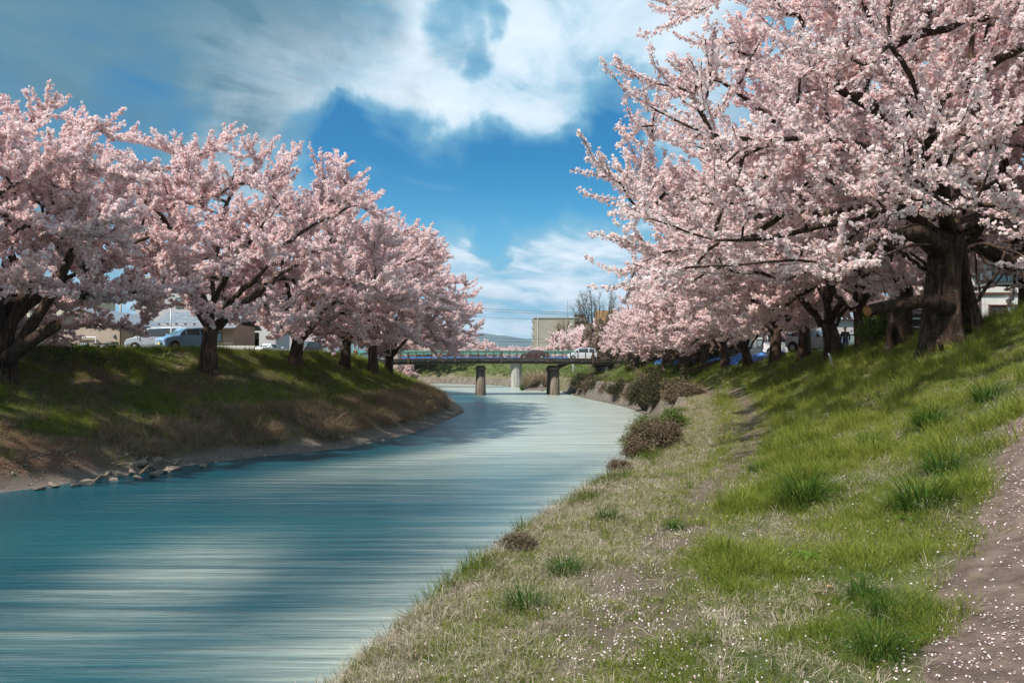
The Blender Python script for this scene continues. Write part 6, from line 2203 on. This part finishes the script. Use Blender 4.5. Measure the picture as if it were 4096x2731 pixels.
for k, px, D, w, h, dz, lab in ((leafy_shrub, 2590, 26, 1.3, .75, -2.35, 'leafy green weed bush at the bank edge below the bare wall'), (leafy_shrub, 2690, 28.5, 1.2, .8, -2.3, 'leafy green bush at the bank edge running into the grass'),
                                (brown_shrub, 2585, 21.5, 1.15, .85, -2.32, 'brown dead-flowered bush at the bank edge, largest in the near group'), (brown_shrub, 2660, 22.5, 1.0, .8, -2.3, 'brown stalky bush right of the dead-flowered bush'),
                                (brown_shrub, 2545, 20.0, .8, .55, -2.4, 'small brown bush leaning over the water, left of the dead-flowered bush'), (leafy_shrub, 2530, 22.5, .8, .6, -2.4, 'dark leafy sprig leaning over the water beside the dead-flowered bush'),
                                (brown_shrub, 2475, 17.3, .55, .35, -2.35, 'lowest small brown bush at the bank edge nearest the camera'), (brown_shrub, 2070, 9.9, .5, .22, -2.28, 'cluster of broken brown stalks sticking up at the bank tip')):
    k.stand('shrub', lab, lip(px, D, dz), w, h, px, 'bushes at the near bank edge')


def grass_spray(p, s, label, n_=90, mtl='dry_stem'):
    r = np.random.default_rng(int(s * 100) + 3)
    V, F, v = blades(r, n_, .25, 1.5, .035, .35, .9, segs=5)
    me = mesh_from_arrays('spray', V, F, M[mtl]); put_attr(me, 'blade', np.clip(v + .15, 0, 1).astype(np.float32), 'FACE')
    o = obj('tall_dry_grass', me, None, p); o.scale = (s,) * 3
    set_custom(o, label, 'grass', 'tall dry grasses at the water')
    return o


grass_spray(lip(2585, 86), 2.1, 'tall spray of dry grass rising between the bushes on the river wall')
for i, (x, y, s, lab) in enumerate(((2.9, 146.6, 1.7, 'heap of pale dry reeds on the islet, lowest towards the water'), (4.3, 148.5, 2.4, 'tallest heap of pale dry reeds on the islet by the bridge pier'), (6.4, 147.8, 2.0, 'heap of pale dry reeds beside the standing person'), (1.8, 146.5, .7, 'small green-edged reed clump at the tip of the islet'))):
    grass_spray(Vector((x, y, H(x, y))), s, lab, 760, 'reed' if i < 3 else 'fresh_leaf')


def tall_bare_tree(p, h, w_, label, seed):
    r = np.random.default_rng(seed)
    t = thing('bare_tree', label, 'tree', p)
    mb = MB()
    mb.tube([(0, 0, -1), (0, 0, h * .25)], [h * .035, h * .025], 10)
    mb.part('trunk', M['bark'], t, True)
    pts = []
    for i in range(24):
        a = 2 * math.pi * i / 24 + r.normal(0, .2); e = r.uniform(.05, 1)
        top = np.array([math.cos(a) * w_ * .5 * math.sqrt(1 - e * e * .75), math.sin(a) * w_ * .5 * math.sqrt(1 - e * e * .75), h * (.55 + .45 * e)])
        b = np.array([0, 0, h * .2])
        mid = b + (top - b) * np.array([.65, .65, .45])
        q = MB()
        P = catmull([b, mid, top], h * .05); P = P + r.normal(0, h * .006, P.shape)
        q.tube(P, np.linspace(h * .010, h * .002, len(P)), 5)
        for j in range(len(P) // 4, len(P)):
            for _ in range(4):
                d = unit(np.array([math.cos(a) * .5, math.sin(a) * .5, 1.0]) + r.normal(0, .45, 3)); L = h * r.uniform(.05, .13)
                e2 = P[j] + d * L
                q.tube([P[j], P[j] + d * L * .5 + r.normal(0, .1, 3), e2], [h * .0022, h * .0016, h * .0009], 3, cap=False)
                pts += [P[j] + d * L * u for u in r.uniform(.3, 1.1, 9)]
        q.part('limb', M['bark'], t, True)
    Pn = np.array(pts) + r.normal(0, .25, (len(pts), 3))
    obj('crown', cluster_mesh('crown', Pn, .11, 1, r, M['bud_twigs'], seed, flat=.8), t)


tall_bare_tree(Vector((24.6, 232, .3)), 20.5, 15, 'tall bare tree with upswept twigs standing before the orange apartment tower', 1)
tall_bare_tree(Vector((16.6, 236, .3)), 12.5, 8, 'smaller bare tree left of the tall one, over the corner of the apartment block', 2)
tall_bare_tree(Vector((29.5, 226, .3)), 15.5, 8, 'bare tree right of the tall one, rising behind the weeping cherry', 3)
leafy_shrub.stand('shrub', 'dark evergreen bush beside the stout trunk behind the great cherry', ground_hit(3520, 1385, 20, 60), 1.9, 1.5, 1)


# ------------------------------------------------------------------ ivy, pebbles, petals, stones
def leaf_scatter(name, label, P, size, mtl, r, tilt=.5, asp=.75):
    n_ = len(P)
    nr = unit(r.normal(size=(n_, 3)) * tilt + [0, 0, 1]); a = unit(np.cross(nr, r.normal(size=(n_, 3)))); b = np.cross(nr, a)
    s = size * r.uniform(.6, 1.3, (n_, 1))
    V = np.stack([P + a * s, P + b * s * asp + nr * s * .15, P - a * s, P - b * s * asp + nr * s * .15], 1).reshape(-1, 3)
    me = mesh_from_arrays(name, V, np.arange(len(V)).reshape(-1, 4), M[mtl])
    put_attr(me, 'blade', np.clip(r.normal(.5, .22, n_), 0, 1).astype(np.float32), 'FACE')
    return set_custom(obj(name, me), label, kind='stuff')


def ground_cover():
    r = np.random.default_rng(31)
    # ivy along the crest of the left bank
    x = r.uniform(-29, -19.5, 9000); y = r.uniform(38, 54, 9000)
    dl = signed_dist(x, y, LEFT_LINE)[0]
    ok = (dl > 10.0) & (dl < 13.2) & (vnoise(x * .7, y * .7, seed=8) > .35) & (r.random(9000) < np.clip((dl - 9.8) / 1.4, 0, 1))
    x, y = x[ok], y[ok]
    leaf_scatter('ivy', 'glossy green ground ivy along the crest of the left bank', np.stack([x, y, height(x, y) + r.uniform(.03, .32, len(x))], 1), .085, 'fresh_leaf', r, .7)
    # fallen petals
    t = r.integers(0, len(DIRT_PATH) - 1, 14000)
    a = DIRT_PATH[t] + (DIRT_PATH[t + 1] - DIRT_PATH[t]) * r.random((14000, 1)) + r.normal(0, .5, (14000, 2))
    ok = (a[:, 1] > 2) & (vnoise(a[:, 0] * 1.6, a[:, 1] * 1.6, seed=4) > .25 + .5 * r.random(14000))
    a = a[ok]
    leaf_scatter('path_petals', 'pink-white petals strewn over the footpath', np.column_stack([a, height(a[:, 0], a[:, 1]) + .032]), .0092, 'petal', r, .3)
    x, y = fan_points(r, 26000, 4, 32, 1300, 4400)
    dl, dr = fields(x, y)
    ok = (dr > .5) & (r.random(len(x)) < .22 + .5 * path_amounts(x, y)[1])
    x, y = x[ok], y[ok]
    leaf_scatter('grass_petals', 'pink-white petals scattered through the grass of the right bank', np.stack([x, y, height(x, y) + r.uniform(.01, .07, len(x))], 1), .0095, 'petal', r, .5)
    # pebbles on the left shore
    k = 16000
    j0, j1 = line_index(LEFT_LINE, y=22), line_index(LEFT_LINE, y=80)
    i = r.integers(j0, j1, k)
    p = LEFT_LINE[i] + (LEFT_LINE[i + 1] - LEFT_LINE[i]) * r.random((k, 1))
    td = LEFT_LINE[i + 1] - LEFT_LINE[i]; td /= np.linalg.norm(td, axis=1)[:, None]
    q = p + np.stack([-td[:, 1], td[:, 0]], 1) * r.uniform(-.3, 2.1, (k, 1))
    s = .014 * np.exp(r.normal(0.5, .5, k))
    c = np.column_stack([q, height(q[:, 0], q[:, 1])])
    base = np.array([(1, 0, 0), (0, 1, 0), (-1, 0, 0), (0, -1, 0), (0, 0, .7), (0, 0, -.5)], float)
    V = (c[:, None, :] + base[None] * s[:, None, None] * r.uniform(.6, 1.4, (k, 6, 1))).reshape(-1, 3)
    tri = np.array([(0, 1, 4), (1, 2, 4), (2, 3, 4), (3, 0, 4)])
    F = (tri[None] + (np.arange(k) * 6)[:, None, None]).reshape(-1, 3)
    me = mesh_from_arrays('pebbles', V, F, leaf_material('pebble', [(.05, .04, .035), (.15, .125, .105), (.26, .22, .19), (.5, .47, .44)], (0, 0, 0), attrname='blade', tw=0.0))
    put_attr(me, 'blade', np.repeat(np.clip(r.normal(.45, .22, k), 0, 1), 4).astype(np.float32), 'FACE')
    set_custom(obj('pebbles', me), 'grey and tan pebbles along the left waterline', kind='stuff')


ground_cover()


def stones():
    import bmesh
    r = np.random.default_rng(8)
    kinds_ = []
    for k in range(4):
        bm = bmesh.new(); bmesh.ops.create_icosphere(bm, subdivisions=2, radius=1)
        nrm = [Vector(r.normal(size=3)).normalized() for _ in range(9)]; dd = r.uniform(.45, .8, 9)
        for v in bm.verts:
            for n_, d in zip(nrm, dd):
                e = v.co.dot(n_) - d
                if e > 0: v.co -= n_ * e
        me = bpy.data.meshes.new('stone'); bm.to_mesh(me); bm.free(); me.materials.append(M['rock'])
        kinds_.append(me)
    spots_ = [(452, 1922, .20), (490, 1905, .24), (528, 1898, .30), (556, 1868, .46), (600, 1880, .26), (612, 1905, .30), (628, 1852, .30), (648, 1895, .28), (668, 1890, .25), (690, 1885, .34), (700, 1865, .22), (548, 1915, .20), (335, 1940, .34), (300, 1948, .2), (210, 1950, .26), (160, 1960, .2), (430, 1900, .22), (580, 1850, .2), (705, 1848, .2), (815, 1868, .26)]
    rock_labels = ['rock at the lower left foot of the heap, in the water', 'rock touching the water under the left driftwood stick', 'mid-sized rock at the waterline under the curved driftwood', 'largest pale rock at the top of the heap on the left shore',
                   'rock in the middle of the heap, right of the largest one', 'low rock in the water below the middle of the heap', 'upper rock of the heap against the grass, right of the largest one', 'rock at the waterline under the dark driftwood beam',
                   'small rock wedged between the two rocks at the waterline under the beam', 'rock at the right foot of the heap, broad and flat', 'rock at the right end of the heap, under the beam end', 'small rock half under water left of the heap middle',
                   'flat isolated rock at the left waterline, left of the heap', 'small isolated rock left of the flat isolated one', 'second rock from the left edge along the left waterline', 'leftmost rock along the left waterline',
                   'small rock beside the driftwood stick at the left end of the heap', 'small top rock touching the largest pale rock', 'small rock on the gravel at the upper right of the heap', 'dark round rock alone on the gravel right of the heap']
    for i, (px, py, s) in enumerate(spots_):
        p = ground_hit(px, py)
        o = obj('rock', kinds_[i % 4], None, p + Vector((0, 0, s * .2)))
        o.scale = (s * 1.3, s * .9, s * .6); o.rotation_euler = (r.uniform(-.3, .3), r.uniform(-.3, .3), i * 1.1)
        lab = rock_labels[i]
        set_custom(o, lab, 'rock', 'rocks at the left waterline')
    for (a, b, rad, lab) in (((470, 1868), (560, 1893), .05, 'curved driftwood stick above the rock heap'), ((560, 1905), (620, 1872), .06, 'driftwood stick leaning through the rock heap'), ((430, 1915), (370, 1945), .05, 'driftwood stick left of the rock heap'),
                             ((640, 1868), (700, 1872), .07, 'dark driftwood beam under the grass by the rock heap')):
        A, B = ground_hit(*a), ground_hit(*b)
        mid = (A + B) / 2 + Vector((0, 0, .25))
        o = MB().tube([A + Vector((0, 0, .1)), mid, B + Vector((0, 0, .15))], [rad, rad * .8, rad * .5], 7).part('driftwood', M['driftwood'], None, True)
        set_custom(o, lab, 'driftwood', 'driftwood on the left shore')


stones()
